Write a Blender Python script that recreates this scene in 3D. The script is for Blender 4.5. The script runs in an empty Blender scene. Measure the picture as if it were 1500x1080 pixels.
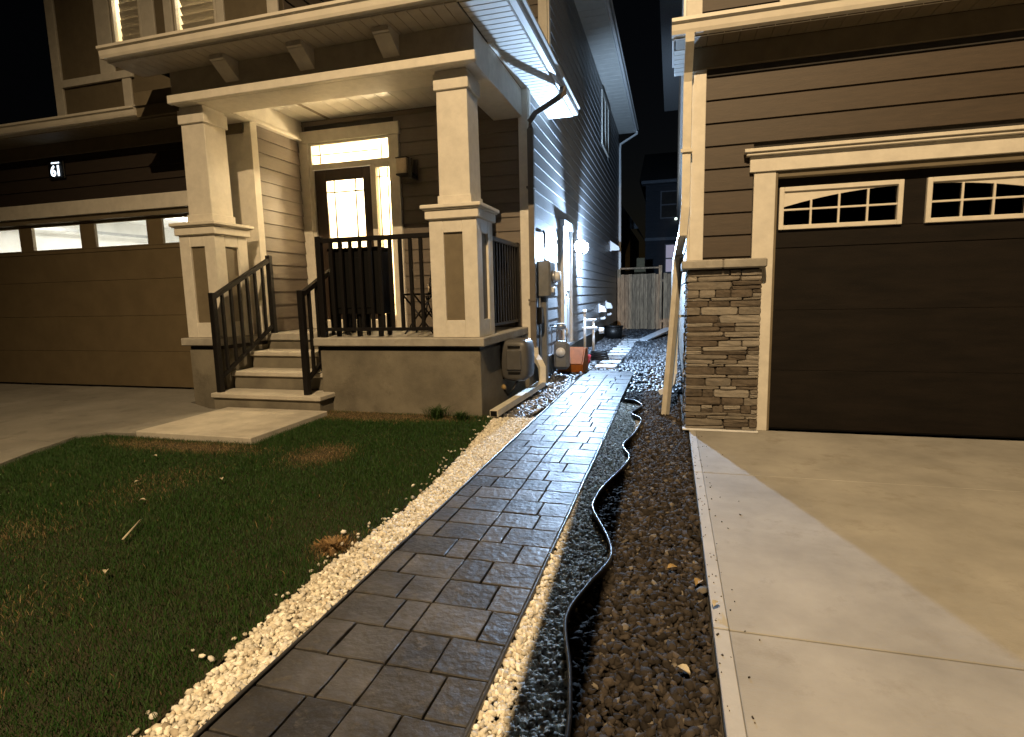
import bpy, bmesh, math, random
import numpy as np
from mathutils import Vector, Matrix, noise
random.seed(7); rng = np.random.default_rng(7)
S = bpy.context.scene; COL = S.collection

# ------------------------------------------------------------------ camera
def cam_axes(yaw, pitch, roll):
    cy, sy, cp, sp = math.cos(yaw), math.sin(yaw), math.cos(pitch), math.sin(pitch)
    f = Vector((sy*cp, cy*cp, sp)); r = Vector((cy, -sy, 0)); u = r.cross(f)
    cr, sr = math.cos(roll), math.sin(roll)
    return cr*r+sr*u, -sr*r+cr*u, f
cd = bpy.data.cameras.new('camera'); cam = bpy.data.objects.new('camera', cd); COL.objects.link(cam)
r_, u_, f_ = cam_axes(-.28022, -.13172, -.02298)
m = Matrix((r_, u_, -f_)).transposed().to_4x4(); m.translation = (0, 0, 1.4)
cam.matrix_world = m
cd.sensor_width = 36; cd.lens = 816.48/1500*36; cd.clip_start = .05; cd.clip_end = 600
S.camera = cam
# ------------------------------------------------------------------ world (night sky)
W = bpy.data.worlds.new('World'); S.world = W; W.use_nodes = True
wn = W.node_tree.nodes; wl = W.node_tree.links; wn.clear()
sky = wn.new('ShaderNodeTexSky'); sky.sky_type = 'NISHITA'; sky.sun_disc = False
sky.sun_elevation = math.radians(-4); sky.sun_rotation = math.radians(20)
bg = wn.new('ShaderNodeBackground'); bg.inputs['Strength'].default_value = .03
wo = wn.new('ShaderNodeOutputWorld'); wl.new(sky.outputs[0], bg.inputs[0]); wl.new(bg.outputs[0], wo.inputs[0])
# ------------------------------------------------------------------ exposure
S.view_settings.view_transform = 'Standard'; S.view_settings.look = 'None'
S.view_settings.exposure = 0; S.view_settings.gamma = 1
S.render.engine = 'CYCLES'; S.cycles.use_denoising = True
S.cycles.max_bounces = 8; S.cycles.diffuse_bounces = 4; S.cycles.glossy_bounces = 3
S.cycles.transparent_max_bounces = 12; S.cycles.sample_clamp_indirect = 6; S.cycles.caustics_reflective = False
# powers of the place's lamps (each lamp's builder uses these)
STREET_P, FLOOD_P, FOYER_P, GARAGE_P, ROOM_P = 9000, 2900, 640, 560, 60
STREET_LOC = (-.2, -4.0, 10.8)

# ------------------------------------------------------------------ materials
def mat(name, col, rough=.7, var=.12, scale=6, bump=0., bscale=40, rnd=0., metal=0., col2=None, stretch=None, spec=.5, coat=0., rvar=0., speck=None, broom=0):
    M = bpy.data.materials.new(name); M.use_nodes = True
    n = M.node_tree.nodes; l = M.node_tree.links; b = n['Principled BSDF']
    g = n.new('ShaderNodeNewGeometry'); v = g.outputs['Position']
    if stretch:
        mp = n.new('ShaderNodeMapping'); mp.inputs['Scale'].default_value = stretch; l.new(v, mp.inputs[0]); v = mp.outputs[0]
    t = n.new('ShaderNodeTexNoise'); t.inputs['Scale'].default_value = scale; t.inputs['Detail'].default_value = 6; t.inputs['Roughness'].default_value = .62
    l.new(v, t.inputs['Vector'])
    mix = n.new('ShaderNodeMix'); mix.data_type = 'RGBA'
    c = Vector(col); c2 = Vector(col2) if col2 else c*(1-2.2*var)
    mix.inputs[6].default_value = (*(c*(1+var) if not col2 else c), 1); mix.inputs[7].default_value = (*[max(x, 0) for x in c2], 1)
    rp = n.new('ShaderNodeValToRGB'); rp.color_ramp.elements[0].position = .34; rp.color_ramp.elements[1].position = .68
    l.new(t.outputs[0], rp.inputs[0]); l.new(rp.outputs[0], mix.inputs[0])
    out = mix.outputs[2]
    if rnd:
        oi = n.new('ShaderNodeObjectInfo'); mr = n.new('ShaderNodeMapRange'); mr.inputs[3].default_value = 1-rnd; mr.inputs[4].default_value = 1+rnd
        l.new(oi.outputs['Random'], mr.inputs[0])
        mm = n.new('ShaderNodeMix'); mm.data_type = 'RGBA'; mm.blend_type = 'MULTIPLY'; mm.inputs[0].default_value = 1
        cb = n.new('ShaderNodeCombineColor')
        for i in range(3): l.new(mr.outputs[0], cb.inputs[i])
        l.new(out, mm.inputs[6]); l.new(cb.outputs[0], mm.inputs[7]); out = mm.outputs[2]
    if speck:
        t3 = n.new('ShaderNodeTexNoise'); t3.inputs['Scale'].default_value = speck[0]; t3.inputs['Detail'].default_value = 8; t3.inputs['Roughness'].default_value = .75; l.new(g.outputs['Position'], t3.inputs['Vector'])
        r3 = n.new('ShaderNodeValToRGB'); r3.color_ramp.elements[0].position = .54; r3.color_ramp.elements[1].position = .70; l.new(t3.outputs[0], r3.inputs[0])
        m3 = n.new('ShaderNodeMix'); m3.data_type = 'RGBA'; m3.inputs[7].default_value = (*speck[1], 1); l.new(r3.outputs[0], m3.inputs[0]); l.new(out, m3.inputs[6]); out = m3.outputs[2]
    l.new(out, b.inputs['Base Color'])
    b.inputs['Roughness'].default_value = rough; b.inputs['Metallic'].default_value = metal
    b.inputs['Specular IOR Level'].default_value = spec; b.inputs['Coat Weight'].default_value = coat
    if rvar:
        r2 = n.new('ShaderNodeMapRange'); r2.inputs[3].default_value = rough-rvar; r2.inputs[4].default_value = rough+rvar
        l.new(t.outputs[0], r2.inputs[0]); l.new(r2.outputs[0], b.inputs['Roughness'])
    if bump:
        t2 = n.new('ShaderNodeTexNoise'); t2.inputs['Scale'].default_value = bscale; t2.inputs['Detail'].default_value = 5
        l.new(v, t2.inputs['Vector'])
        bp = n.new('ShaderNodeBump'); bp.inputs['Strength'].default_value = bump; bp.inputs['Distance'].default_value = .01
        hgt = t2.outputs[0]
        if broom:
            mb = n.new('ShaderNodeMapping'); mb.inputs['Scale'].default_value = (1.5, 55, 1); l.new(g.outputs['Position'], mb.inputs[0])
            tb = n.new('ShaderNodeTexNoise'); tb.inputs['Scale'].default_value = 3; tb.inputs['Detail'].default_value = 3; l.new(mb.outputs[0], tb.inputs['Vector'])
            ad = n.new('ShaderNodeMath'); l.new(hgt, ad.inputs[0]); l.new(tb.outputs[0], ad.inputs[1]); hgt = ad.outputs[0]
        l.new(hgt, bp.inputs['Height']); l.new(bp.outputs[0], b.inputs['Normal'])
    return M
def emit(name, col, s):
    M = bpy.data.materials.new(name); M.use_nodes = True
    b = M.node_tree.nodes['Principled BSDF']; b.inputs['Base Color'].default_value = (*col, 1)
    b.inputs['Emission Color'].default_value = (*col, 1); b.inputs['Emission Strength'].default_value = s
    return M
def glass(name, tint=(1, 1, 1), mixf=.12, rough=.05, frost=0.):
    M = bpy.data.materials.new(name); M.use_nodes = True; n = M.node_tree.nodes; l = M.node_tree.links
    n.remove(n['Principled BSDF'])
    tr = n.new('ShaderNodeBsdfTransparent'); tr.inputs[0].default_value = (*tint, 1)
    gl = n.new('ShaderNodeBsdfGlossy'); gl.inputs['Roughness'].default_value = rough
    mx = n.new('ShaderNodeMixShader'); mx.inputs[0].default_value = mixf
    l.new(tr.outputs[0], mx.inputs[1]); l.new(gl.outputs[0], mx.inputs[2]); o = mx
    if frost:
        tl = n.new('ShaderNodeBsdfTranslucent'); tl.inputs[0].default_value = (*tint, 1)
        m2 = n.new('ShaderNodeMixShader'); m2.inputs[0].default_value = frost
        l.new(mx.outputs[0], m2.inputs[1]); l.new(tl.outputs[0], m2.inputs[2]); o = m2
    l.new(o.outputs[0], n['Material Output'].inputs[0])
    return M
def attr_mat(name, rough=.8, spec=.3, bump=0, bscale=60):
    M = bpy.data.materials.new(name); M.use_nodes = True; n = M.node_tree.nodes; l = M.node_tree.links; b = n['Principled BSDF']
    a = n.new('ShaderNodeAttribute'); a.attribute_name = 'tone'
    l.new(a.outputs['Color'], b.inputs['Base Color']); b.inputs['Roughness'].default_value = rough; b.inputs['Specular IOR Level'].default_value = spec
    if bump:
        t2 = n.new('ShaderNodeTexNoise'); t2.inputs['Scale'].default_value = bscale
        bp = n.new('ShaderNodeBump'); bp.inputs['Strength'].default_value = bump; bp.inputs['Distance'].default_value = .006
        g = n.new('ShaderNodeNewGeometry'); l.new(g.outputs['Position'], t2.inputs['Vector'])
        l.new(t2.outputs[0], bp.inputs['Height']); l.new(bp.outputs[0], b.inputs['Normal'])
    return M
K = dict(
 trim=mat('cream_trim', (.68, .645, .57), .55, .05, 9, .06, 60, speck=(2.2, (.61, .575, .50))),
 trim2=mat('cream_moulding', (.70, .66, .575), .5, .04, 9),
 panel=mat('taupe_panel', (.165, .135, .088), .65, .06, 8, .08, 120),
 taupe=mat('taupe_siding', (.135, .112, .09), .58, .07, 5, .12, 30, rnd=.05, stretch=(1, 1, 9)),
 sidegrey=mat('slate_siding', (.27, .27, .275), .45, .07, 5, .10, 30, rnd=.05, spec=.35, stretch=(1, 1, 9)),
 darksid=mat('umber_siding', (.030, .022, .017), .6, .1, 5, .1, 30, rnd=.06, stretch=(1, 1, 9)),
 brown=mat('brown_siding', (.054, .037, .023), .6, .09, 5, .14, 26, rnd=.07, stretch=(1, 1, 9)),
 sheath=mat('sheathing', (.03, .027, .024), .9),
 frz=mat('taupe_frieze', (.40, .36, .29), .6, .06, 8, .08, 80),
 corb=mat('taupe_corbel', (.55, .51, .43), .6, .06, 8, .08, 80),
 mort=mat('dry_stack_backing', (.055, .044, .034), .9, .2, 20),
 gdoor=mat('taupe_garage_door', (.15, .115, .066), .65, .06, 3, .08, 90, spec=.25),
 gdoor2=mat('espresso_garage_door', (.0095, .0068, .0048), .7, .2, 2, .25, 60, spec=.2, stretch=(1, 1, 5)),
 conc=mat('grey_concrete', (.33, .32, .295), .85, .12, 1.4, .15, 90, rvar=.08, speck=(2.6, (.245, .23, .20)), broom=1),
 concl=mat('darkened_concrete', (.22, .21, .185), .88, .12, 1.4, .15, 90, speck=(3.2, (.14, .132, .115))),  # left driveway darkened in colour against the porch-lit pad
 pad=mat('porch_lit_concrete', (.48, .45, .39), .8, .10, 3, .15, 80, speck=(4, (.37, .34, .285))),  # pad and treads lightened to carry the porch light in their colour
 conc2=mat('parged_foundation', (.18, .162, .125), .9, .16, 2.2, .3, 50, speck=(1.6, (.105, .092, .07))),
 concedge=mat('trowelled_concrete', (.40, .395, .38), .75, .07, 4, .05, 90),
 slab=mat('porch_concrete', (.36, .34, .30), .8, .12, 4, .15, 80, speck=(5, (.27, .25, .215))),
 paver=mat('charcoal_paver', (.058, .056, .056), .5, .22, 4.5, .75, 26, rnd=.36, rvar=.16, spec=.2, speck=(9, (.10, .09, .074))),
 step=mat('grey_stepping_stone', (.34, .34, .345), .8, .15, 7, .3, 30, rnd=.1),
 sand=mat('dark_bedding', (.02, .018, .016), .95, .3, 20, .5, 60),
 soil=mat('bed_soil', (.03, .024, .018), .95, .3, 14, .6, 60),
 turf=mat('turf_soil', (.018, .022, .009), .95, .3, 5, .5, 50, col2=(.03, .022, .011)),
 ground=mat('dark_ground', (.06, .055, .05), .95, .2, 2, .3, 30),
 black=mat('black_metal', (.007, .006, .006), .5, .1, 10, spec=.3),
 plast=mat('black_plastic', (.006, .006, .006), .45, .1, 10, spec=.3),
 edge=mat('edging_plastic', (.05, .05, .052), .28, .2, 12, .1, 40),
 gutter=mat('cream_gutter', (.66, .62, .54), .4, .04, 5),
 soffit=mat('vinyl_soffit', (.56, .545, .50), .5, .04, 5),
 wgut=mat('light_gutter', (.62, .61, .59), .35, .04, 5),
 spout=mat('cream_downspout', (.70, .65, .54), .45, .07, 7),
 dspout=mat('taupe_downspout', (.15, .13, .11), .45, .07, 7),
 shingle=mat('asphalt_shingle', (.05, .048, .046), .95, .2, 30, .5, 60),
 int_w=mat('interior_warm_wall', (.72, .66, .52), .8, .03, 3),
 int_g=mat('garage_drywall', (.74, .74, .72), .85, .06, 2),
 doorp=mat('espresso_door', (.035, .023, .016), .4, .1, 4, .05, 60, stretch=(6, 1, 1)),
 whited=mat('white_side_door', (.66, .67, .68), .4, .03, 4),
 lead=mat('lead_came', (.05, .05, .05), .4, metal=.6),
 greybox=mat('grey_meter_metal', (.20, .20, .195), .45, .08, 8, metal=.3),
 reel=mat('grey_reel_plastic', (.085, .082, .078), .42, .07, 10),
 galv=mat('galvanised_pipe', (.42, .43, .44), .35, .1, 14, metal=.7),
 whitep=mat('white_plastic', (.74, .75, .76), .35, .03, 6),
 orange=mat('orange_wood', (.26, .075, .012), .85, .12, 10, .1, 60, spec=.15),
 red=mat('red_plastic', (.35, .03, .035), .4),
 fence=mat('weathered_cedar', (.38, .25, .145), .8, .25, 4, .3, 40, rnd=.28, stretch=(6, 6, .7)),
 rearsid=mat('navy_siding', (.014, .017, .026), .7, .1, 4, rnd=.06),
 reartrim=mat('rear_trim', (.10, .11, .13), .6),
 rearwarm=mat('rear_ochre', (.26, .20, .10), .7),
 stone=None, dgl=glass('dark_pane', (.10, .10, .10), .05, .04),
 cgl=glass('clear_pane', (.96, .96, .95), .06, .05),
 fgl=glass('obscured_pane', (1, .97, .9), .06, .1, frost=.35),
 blind=mat('window_blind', (.55, .50, .42), .6, .05, 5),
 leaf=mat('dry_leaf', (.32, .22, .09), .7, .2, 30), stick=mat('pale_stick', (.45, .40, .30), .7, .1, 30),
 wood=mat('grey_board', (.55, .57, .60), .6, .1, 10),
 bulb_cool=emit('flood_lens', (.66, .82, 1), 60), bulb_warm=emit('warm_bulb', (1, .82, .5), 12),
 digits=emit('backlit_digit', (.75, .88, 1), 3.2), rearwin=emit('rear_lit_window', (.62, .55, .68), .32), tiny=emit('distant_bulb', (.8, .95, .85), 3),
 lamp=emit('street_lens', (1, .7, .34), 2), shade=mat('opal_shade', (.6, .5, .38), .4), iron=mat('dark_steel', (.04, .036, .032), .45, metal=.4),
)
def stone_mat():
    M = mat('ledge_stone', (.2, .16, .12), .85, .3, 14, .7, 34)
    n = M.node_tree.nodes; l = M.node_tree.links; b = n['Principled BSDF']
    oi = n.new('ShaderNodeObjectInfo'); rp = n.new('ShaderNodeValToRGB'); e = rp.color_ramp.elements
    rp.color_ramp.interpolation = 'CONSTANT'
    cols = [(.07, .055, .042), (.25, .23, .20), (.085, .068, .053), (.17, .155, .132), (.05, .04, .031), (.30, .28, .245), (.11, .092, .074), (.20, .182, .155)]
    e[0].color = (*cols[0], 1); e[1].position = 1/8; e[1].color = (*cols[1], 1)
    for i in range(2, 8): x = e.new(i/8); x.color = (*cols[i], 1)
    l.new(oi.outputs['Random'], rp.inputs[0])
    old = b.inputs['Base Color'].links[0].from_socket
    mm = n.new('ShaderNodeMix'); mm.data_type = 'RGBA'; mm.inputs[0].default_value = .3
    l.new(rp.outputs[0], mm.inputs[6]); l.new(old, mm.inputs[7]); l.new(mm.outputs[2], b.inputs['Base Color'])
    return M
K['stone'] = stone_mat()

# ------------------------------------------------------------------ builders
WL = {}                                              # world location of each parent
def link(o, parent, wloc):
    COL.objects.link(o); WL[o.name] = Vector(wloc)
    if parent is not None:
        o.parent = parent; o.location = Vector(wloc)-WL[parent.name]
    else: o.location = wloc
    return o
def thing(name, loc, label, cat, group=None):
    o = bpy.data.objects.new(name, None); o.empty_display_size = .1; link(o, None, loc)
    return tag(o, label, cat, group)
def tag(o, label, cat, group=None):
    o['label'] = label; o['category'] = cat
    if group: o['group'] = group
    return o
def kind(o, k, label=None):
    o['kind'] = k
    if label: o['label'] = label
    return o
def sub(name, parent, wloc):
    o = bpy.data.objects.new(name, None); o.empty_display_size = .1
    return link(o, parent, wloc)
def mesh(name, verts, faces, material, parent=None, smooth=False, origin=None):
    v = np.asarray(verts, float)
    c = Vector((v[:, 0].mean(), v[:, 1].mean(), v[:, 2].min())) if origin is None else Vector(origin)
    me = bpy.data.meshes.new(name); me.from_pydata([tuple(p) for p in v-np.array(c)], [], faces)
    me.materials.append(material if not isinstance(material, str) else K[material])
    if smooth: me.polygons.foreach_set('use_smooth', [True]*len(me.polygons))
    o = bpy.data.objects.new(name, me)
    return link(o, parent, c)
def bm_obj(name, bm, material, parent=None, origin=(0, 0, 0), smooth=False):
    bmesh.ops.recalc_face_normals(bm, faces=bm.faces)
    for v in bm.verts: v.co -= Vector(origin)
    me = bpy.data.meshes.new(name); bm.to_mesh(me); bm.free()
    me.materials.append(K[material] if isinstance(material, str) else material)
    if smooth: me.polygons.foreach_set('use_smooth', [True]*len(me.polygons))
    return link(bpy.data.objects.new(name, me), parent, origin)
def add_box(bm, x0, x1, y0, y1, z0, z1, bev=0.):
    vs = [bm.verts.new(p) for p in ((x0, y0, z0), (x1, y0, z0), (x1, y1, z0), (x0, y1, z0), (x0, y0, z1), (x1, y0, z1), (x1, y1, z1), (x0, y1, z1))]
    fs = [bm.faces.new([vs[i] for i in q]) for q in ((0, 3, 2, 1), (4, 5, 6, 7), (0, 1, 5, 4), (1, 2, 6, 5), (2, 3, 7, 6), (3, 0, 4, 7))]
    if bev:
        bmesh.ops.bevel(bm, geom=list({e for f in fs for e in f.edges}), offset=bev, segments=1, affect='EDGES', profile=.5)
def box(name, x0, x1, y0, y1, z0, z1, material, parent=None, bev=.004):
    bm = bmesh.new(); add_box(bm, x0, x1, y0, y1, z0, z1, min(bev, .3*min(x1-x0, y1-y0, z1-z0)))
    return bm_obj(name, bm, material, parent, ((x0+x1)/2, (y0+y1)/2, z0))
def add_tube(bm, pts, r, n=10, cap=True, rect=None):
    pts = [Vector(p) for p in pts]; rings = []
    rr = r if hasattr(r, '__len__') else [r]*len(pts)
    up = Vector((0, 0, 1))
    for i, p in enumerate(pts):
        d = ((pts[min(i+1, len(pts)-1)]-p).normalized()+(p-pts[max(i-1, 0)]).normalized()).normalized()
        a = d.cross(up)
        if a.length < .05: a = d.cross(Vector((0, 1, 0)))
        a.normalize(); b = a.cross(d).normalized()
        if rect:
            w, h = rect[0]/2, rect[1]/2
            rings.append([bm.verts.new(p+a*s*w+b*t*h) for s, t in ((-1, -1), (1, -1), (1, 1), (-1, 1))])
        else:
            rings.append([bm.verts.new(p+(a*math.cos(2*math.pi*k/n)+b*math.sin(2*math.pi*k/n))*rr[i]) for k in range(n)])
    m_ = len(rings[0])
    for A, B in zip(rings, rings[1:]):
        for k in range(m_): bm.faces.new((A[k], A[(k+1) % m_], B[(k+1) % m_], B[k]))
    if cap: bm.faces.new(rings[0][::-1]); bm.faces.new(rings[-1])
def tube(name, pts, r, material, parent=None, n=10, rect=None, smooth=True):
    bm = bmesh.new(); add_tube(bm, pts, r, n, True, rect)
    return bm_obj(name, bm, material, parent, pts[0], smooth and not rect)
def prism(name, prof, axis, a, b, material, parent=None):
    """profile of 2-D points pushed along an axis: 'x' -> (y,z), 'y' -> (x,z), 'z' -> (x,y)"""
    def p3(t, u, v): return {'x': (t, u, v), 'y': (u, t, v), 'z': (u, v, t)}[axis]
    bm = bmesh.new(); A = [bm.verts.new(p3(a, *q)) for q in prof]; B = [bm.verts.new(p3(b, *q)) for q in prof]; n = len(prof)
    bm.faces.new(A); bm.faces.new(B[::-1])
    for i in range(n): bm.faces.new((A[i], A[(i+1) % n], B[(i+1) % n], B[i]))
    xs = [q[0] for q in prof]; ys = [q[1] for q in prof]
    return bm_obj(name, bm, material, parent, p3((a+b)/2, sum(xs)/n, min(ys) if axis != 'z' else sum(ys)/n))
# --- lap siding: every board its own object on a shared wedge
def wedge(thick, thin, lip=.0):
    v = [(0, -thick, 0), (1, -thick, 0), (1, 0, 0), (0, 0, 0), (0, -thin, 1), (1, -thin, 1), (1, 0, 1), (0, 0, 1)]
    me = bpy.data.meshes.new('siding_board'); me.from_pydata(v, [], [(0, 3, 2, 1), (4, 5, 6, 7), (0, 1, 5, 4), (1, 2, 6, 5), (2, 3, 7, 6), (3, 0, 4, 7)])
    return me
_wd = {}
def cuts(a, b, z0, z1, openings):
    segs = [(a, b)]
    for (oa, ob, oz0, oz1) in openings:
        if z1 <= oz0+.02 or z0 >= oz1-.02: continue
        n = []
        for s, e in segs:
            if e <= oa or s >= ob: n.append((s, e)); continue
            if s < oa: n.append((s, oa))
            if e > ob: n.append((ob, e))
        segs = n
    return segs
def siding(parent, face, plane, a, b, z0, z1, material, openings=(), expo=.2, thick=.024, length=5.2, name='siding_board'):
    key = (material, thick)
    if key not in _wd: _wd[key] = wedge(thick, .006); _wd[key].materials.append(K[material])
    rot = {'-y': 0, '+x': math.pi/2, '-x': -math.pi/2}[face]
    z = z0; row = 0
    while z < z1-.02:
        h = min(expo, z1-z)
        for s, e in cuts(a, b, z, z+h, openings):
            x = s; first = (row % 3+1)*length/3
            while x < e-.02:
                n = min(e, x+(first if x == s else length))
                if e-n < .25: n = e
                o = bpy.data.objects.new(name, _wd[key])
                L = n-x-.0025
                loc = {'-y': (x, plane, z), '+x': (plane, x, z), '-x': (plane, x+L, z)}[face]
                link(o, parent, loc); o.rotation_euler.z = rot; o.scale = (L, 1, h-.0012)
                x = n
        z += h; row += 1
def sheath(parent, face, plane, a, b, z0, z1, material='sheath', openings=(), depth=.06, name='wall'):
    """solid wall behind the boards, with its openings left open"""
    xs = sorted({a, b, *[min(max(q, a), b) for o in openings for q in o[:2]]}); zs = sorted({z0, z1, *[min(max(q, z0), z1) for o in openings for q in o[2:]]})
    bm = bmesh.new()
    for xa, xb in zip(xs, xs[1:]):
        for za, zb in zip(zs, zs[1:]):
            cx, cz = (xa+xb)/2, (za+zb)/2
            if any(o[0] < cx < o[1] and o[2] < cz < o[3] for o in openings): continue
            if face == '-y': add_box(bm, xa, xb, plane+.001, plane+depth, za, zb)
            elif face == '+x': add_box(bm, plane-depth, plane-.001, xa, xb, za, zb)
            else: add_box(bm, plane+.001, plane+depth, xa, xb, za, zb)
    bmesh.ops.remove_doubles(bm, verts=bm.verts, dist=1e-5)
    o = {'-y': ((a+b)/2, plane, z0)}.get(face, (plane, (a+b)/2, z0))
    return bm_obj(name, bm, material, parent, o)
def gutter_x(parent, x0, x1, yb, z0, z1, material, name='gutter'):     # front gutter, back at yb
    d = .11
    return prism(name, [(yb, z0), (yb-d*.62, z0), (yb-d*.72, z0+.03), (yb-d*.78, z1-.045), (yb-d, z1-.03), (yb-d, z1), (yb-d+.012, z1), (yb-d+.012, z1-.02), (yb, z1-.02)], 'x', x0, x1, material, parent)
def gutter_y(parent, y0, y1, xb, z0, z1, material, name='gutter'):     # side gutter, back at xb, facing +x
    d = .11
    return prism(name, [(xb, z0), (xb+d*.62, z0), (xb+d*.72, z0+.03), (xb+d*.78, z1-.045), (xb+d, z1-.03), (xb+d, z1), (xb+d-.012, z1), (xb+d-.012, z1-.02), (xb, z1-.02)], 'y', y0, y1, material, parent)

# ================================================================== GROUND
gp = mesh('ground', [(-200, -200, -.06), (200, -200, -.06), (200, 250, -.06), (-200, 250, -.06)], [(0, 1, 2, 3)], 'ground'); kind(gp, 'structure')
# --- right driveway: slabs between control joints
dr = kind(sub('driveway', None, (3, 2, 0)), 'structure')
ys = [-9, -4.0, -1.9, .2, 2.285, 4.38, 5.86]
for a, b in zip(ys, ys[1:]):
    for x0, x1 in ((.185, 3.3), (3.3, 6.4)):
        box('driveway_slab', x0+(.062 if x0 < 1 else .004), x1-.004, a+.005, b-.005, -.10, .012, 'conc', dr, .003)
    box('slab_border', .185, .245, a+.005, b-.005, -.10, .014, 'concedge', dr, .003)
# --- left driveway
dl = kind(sub('left_driveway', None, (-9, 3, 0)), 'structure')
for a, b in ((-6, -2.0), (-2.0, 1.0), (1.0, 4.0), (4.0, 6.98)):
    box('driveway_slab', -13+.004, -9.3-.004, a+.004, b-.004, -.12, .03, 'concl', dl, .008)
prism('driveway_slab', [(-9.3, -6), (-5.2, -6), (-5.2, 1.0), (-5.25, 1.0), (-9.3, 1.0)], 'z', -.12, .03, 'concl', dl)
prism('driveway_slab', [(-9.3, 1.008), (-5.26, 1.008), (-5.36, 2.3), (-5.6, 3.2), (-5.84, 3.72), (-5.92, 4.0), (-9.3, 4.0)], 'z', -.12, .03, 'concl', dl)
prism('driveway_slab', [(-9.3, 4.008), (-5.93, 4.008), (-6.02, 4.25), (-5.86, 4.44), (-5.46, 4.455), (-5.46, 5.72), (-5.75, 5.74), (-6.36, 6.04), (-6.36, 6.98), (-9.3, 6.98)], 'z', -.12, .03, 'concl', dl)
# --- pad in front of the steps
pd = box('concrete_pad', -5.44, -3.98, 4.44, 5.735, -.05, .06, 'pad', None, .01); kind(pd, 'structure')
# --- street behind the camera
st = mesh('street', [(-60, -40, -.03), (60, -40, -.03), (60, -7, -.03), (-60, -7, -.03)], [(0, 1, 2, 3)], 'shingle'); kind(st, 'structure')

# --- paver path
path = kind(sub('path', None, (-1.04, 4, 0)), 'structure')
box('bedding', -1.455, -.625, -2.2, 9.9, -.06, -.022, 'sand', path, 0)
_pv = {}
def paver(x0, x1, y0, y1, k='paver'):
    w, d = round(x1-x0, 3), round(y1-y0, 3)
    me = bpy.data.meshes.new('paver'); bm = bmesh.new()
    fxs = (0, .018, .28, .5, .72, .982, 1); fys = (0, .02, .35, .65, .98, 1); nx, ny = 6, 5; g = .0046; sd = random.random()*50
    P = [[None]*(nx+1) for _ in range(ny+1)]
    for j in range(ny+1):
        for i in range(nx+1):
            x = (fxs[i]-.5)*(w-2*g); y = (fys[j]-.5)*(d-2*g); z = .0030*noise.noise((x*11+sd, y*11, sd))
            if i in (0, nx): x += .004*noise.noise((sd, y*24, i)); z -= .003
            if j in (0, ny): y += .004*noise.noise((x*24, sd, j)); z -= .003
            P[j][i] = bm.verts.new((x, y, z))
    for j in range(ny):
        for i in range(nx): bm.faces.new((P[j][i], P[j][i+1], P[j+1][i+1], P[j+1][i]))
    rim = [P[0][i] for i in range(nx+1)]+[P[j][nx] for j in range(1, ny+1)]+[P[ny][i] for i in range(nx-1, -1, -1)]+[P[j][0] for j in range(ny-1, 0, -1)]
    low = [bm.verts.new((v.co.x, v.co.y, -.055)) for v in rim]
    for i in range(len(rim)): k2 = (i+1) % len(rim); bm.faces.new((rim[k2], rim[i], low[i], low[k2]))
    bm.to_mesh(me); bm.free(); me.materials.append(K[k])
    o = bpy.data.objects.new('paver', me); link(o, path, ((x0+x1)/2, (y0+y1)/2, random.uniform(.0, .004)))
    o.rotation_euler = (random.gauss(0, .006), random.gauss(0, .006), random.gauss(0, .004))
y = 1.54-.2215*16; row = 0
while y < 9.35:
    for a, b in ((-1.458, -1.045), (-1.045, -.622)):
        for _ in (0,):
            t = random.choice((.3, .38, .45, .55, .62, .7)); off = .0
            paver(a, a+(b-a)*t, y, y+.2215); paver(a+(b-a)*t, b, y, y+.2215)
    y += .2215; row += 1
for k in range(2):                                                     # two full-width courses at the end
    paver(-1.44, -.60, y+k*.3, y+k*.3+.27, 'paver')
# stepping stones going on along the wall
for k in range(10):
    yy = 10.35+k*.68
    o = box('stepping_stone', -1.37+random.uniform(-.03, .03), -.96+random.uniform(-.03, .03), yy, yy+.34, -.05, .035, 'step', path, .012)
    o.rotation_euler.z = random.gauss(0, .03)

# ================================================================== LOOSE STUFF
def ico():
    bm = bmesh.new(); bmesh.ops.create_icosphere(bm, subdivisions=1, radius=1)
    v = np.array([q.co[:] for q in bm.verts]); f = np.array([[q.index for q in t.verts] for t in bm.faces]); bm.free(); return v, f
IV, IF = ico()
def inside(poly, p):
    x, y = p[:, 0], p[:, 1]; c = np.zeros(len(p), bool); n = len(poly); j = n-1
    for i in range(n):
        xi, yi = poly[i]; xj, yj = poly[j]
        c ^= ((yi > y) != (yj > y)) & (x < (xj-xi)*(y-yi)/(yj-yi+1e-12)+xi); j = i
    return c
def scatter(poly, spacing, n_layers=1):
    P = np.array(poly); lo, hi = P.min(0), P.max(0); out = []
    for L in range(n_layers):
        nx, ny = int((hi[0]-lo[0])/spacing)+1, int((hi[1]-lo[1])/spacing)+1
        g = np.stack(np.meshgrid(np.arange(nx), np.arange(ny)), -1).reshape(-1, 2)*spacing+lo+rng.uniform(-.5, .5, (nx*ny, 2))*spacing*1.1
        out.append(g[inside(poly, g)])
    return np.concatenate(out)
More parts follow.
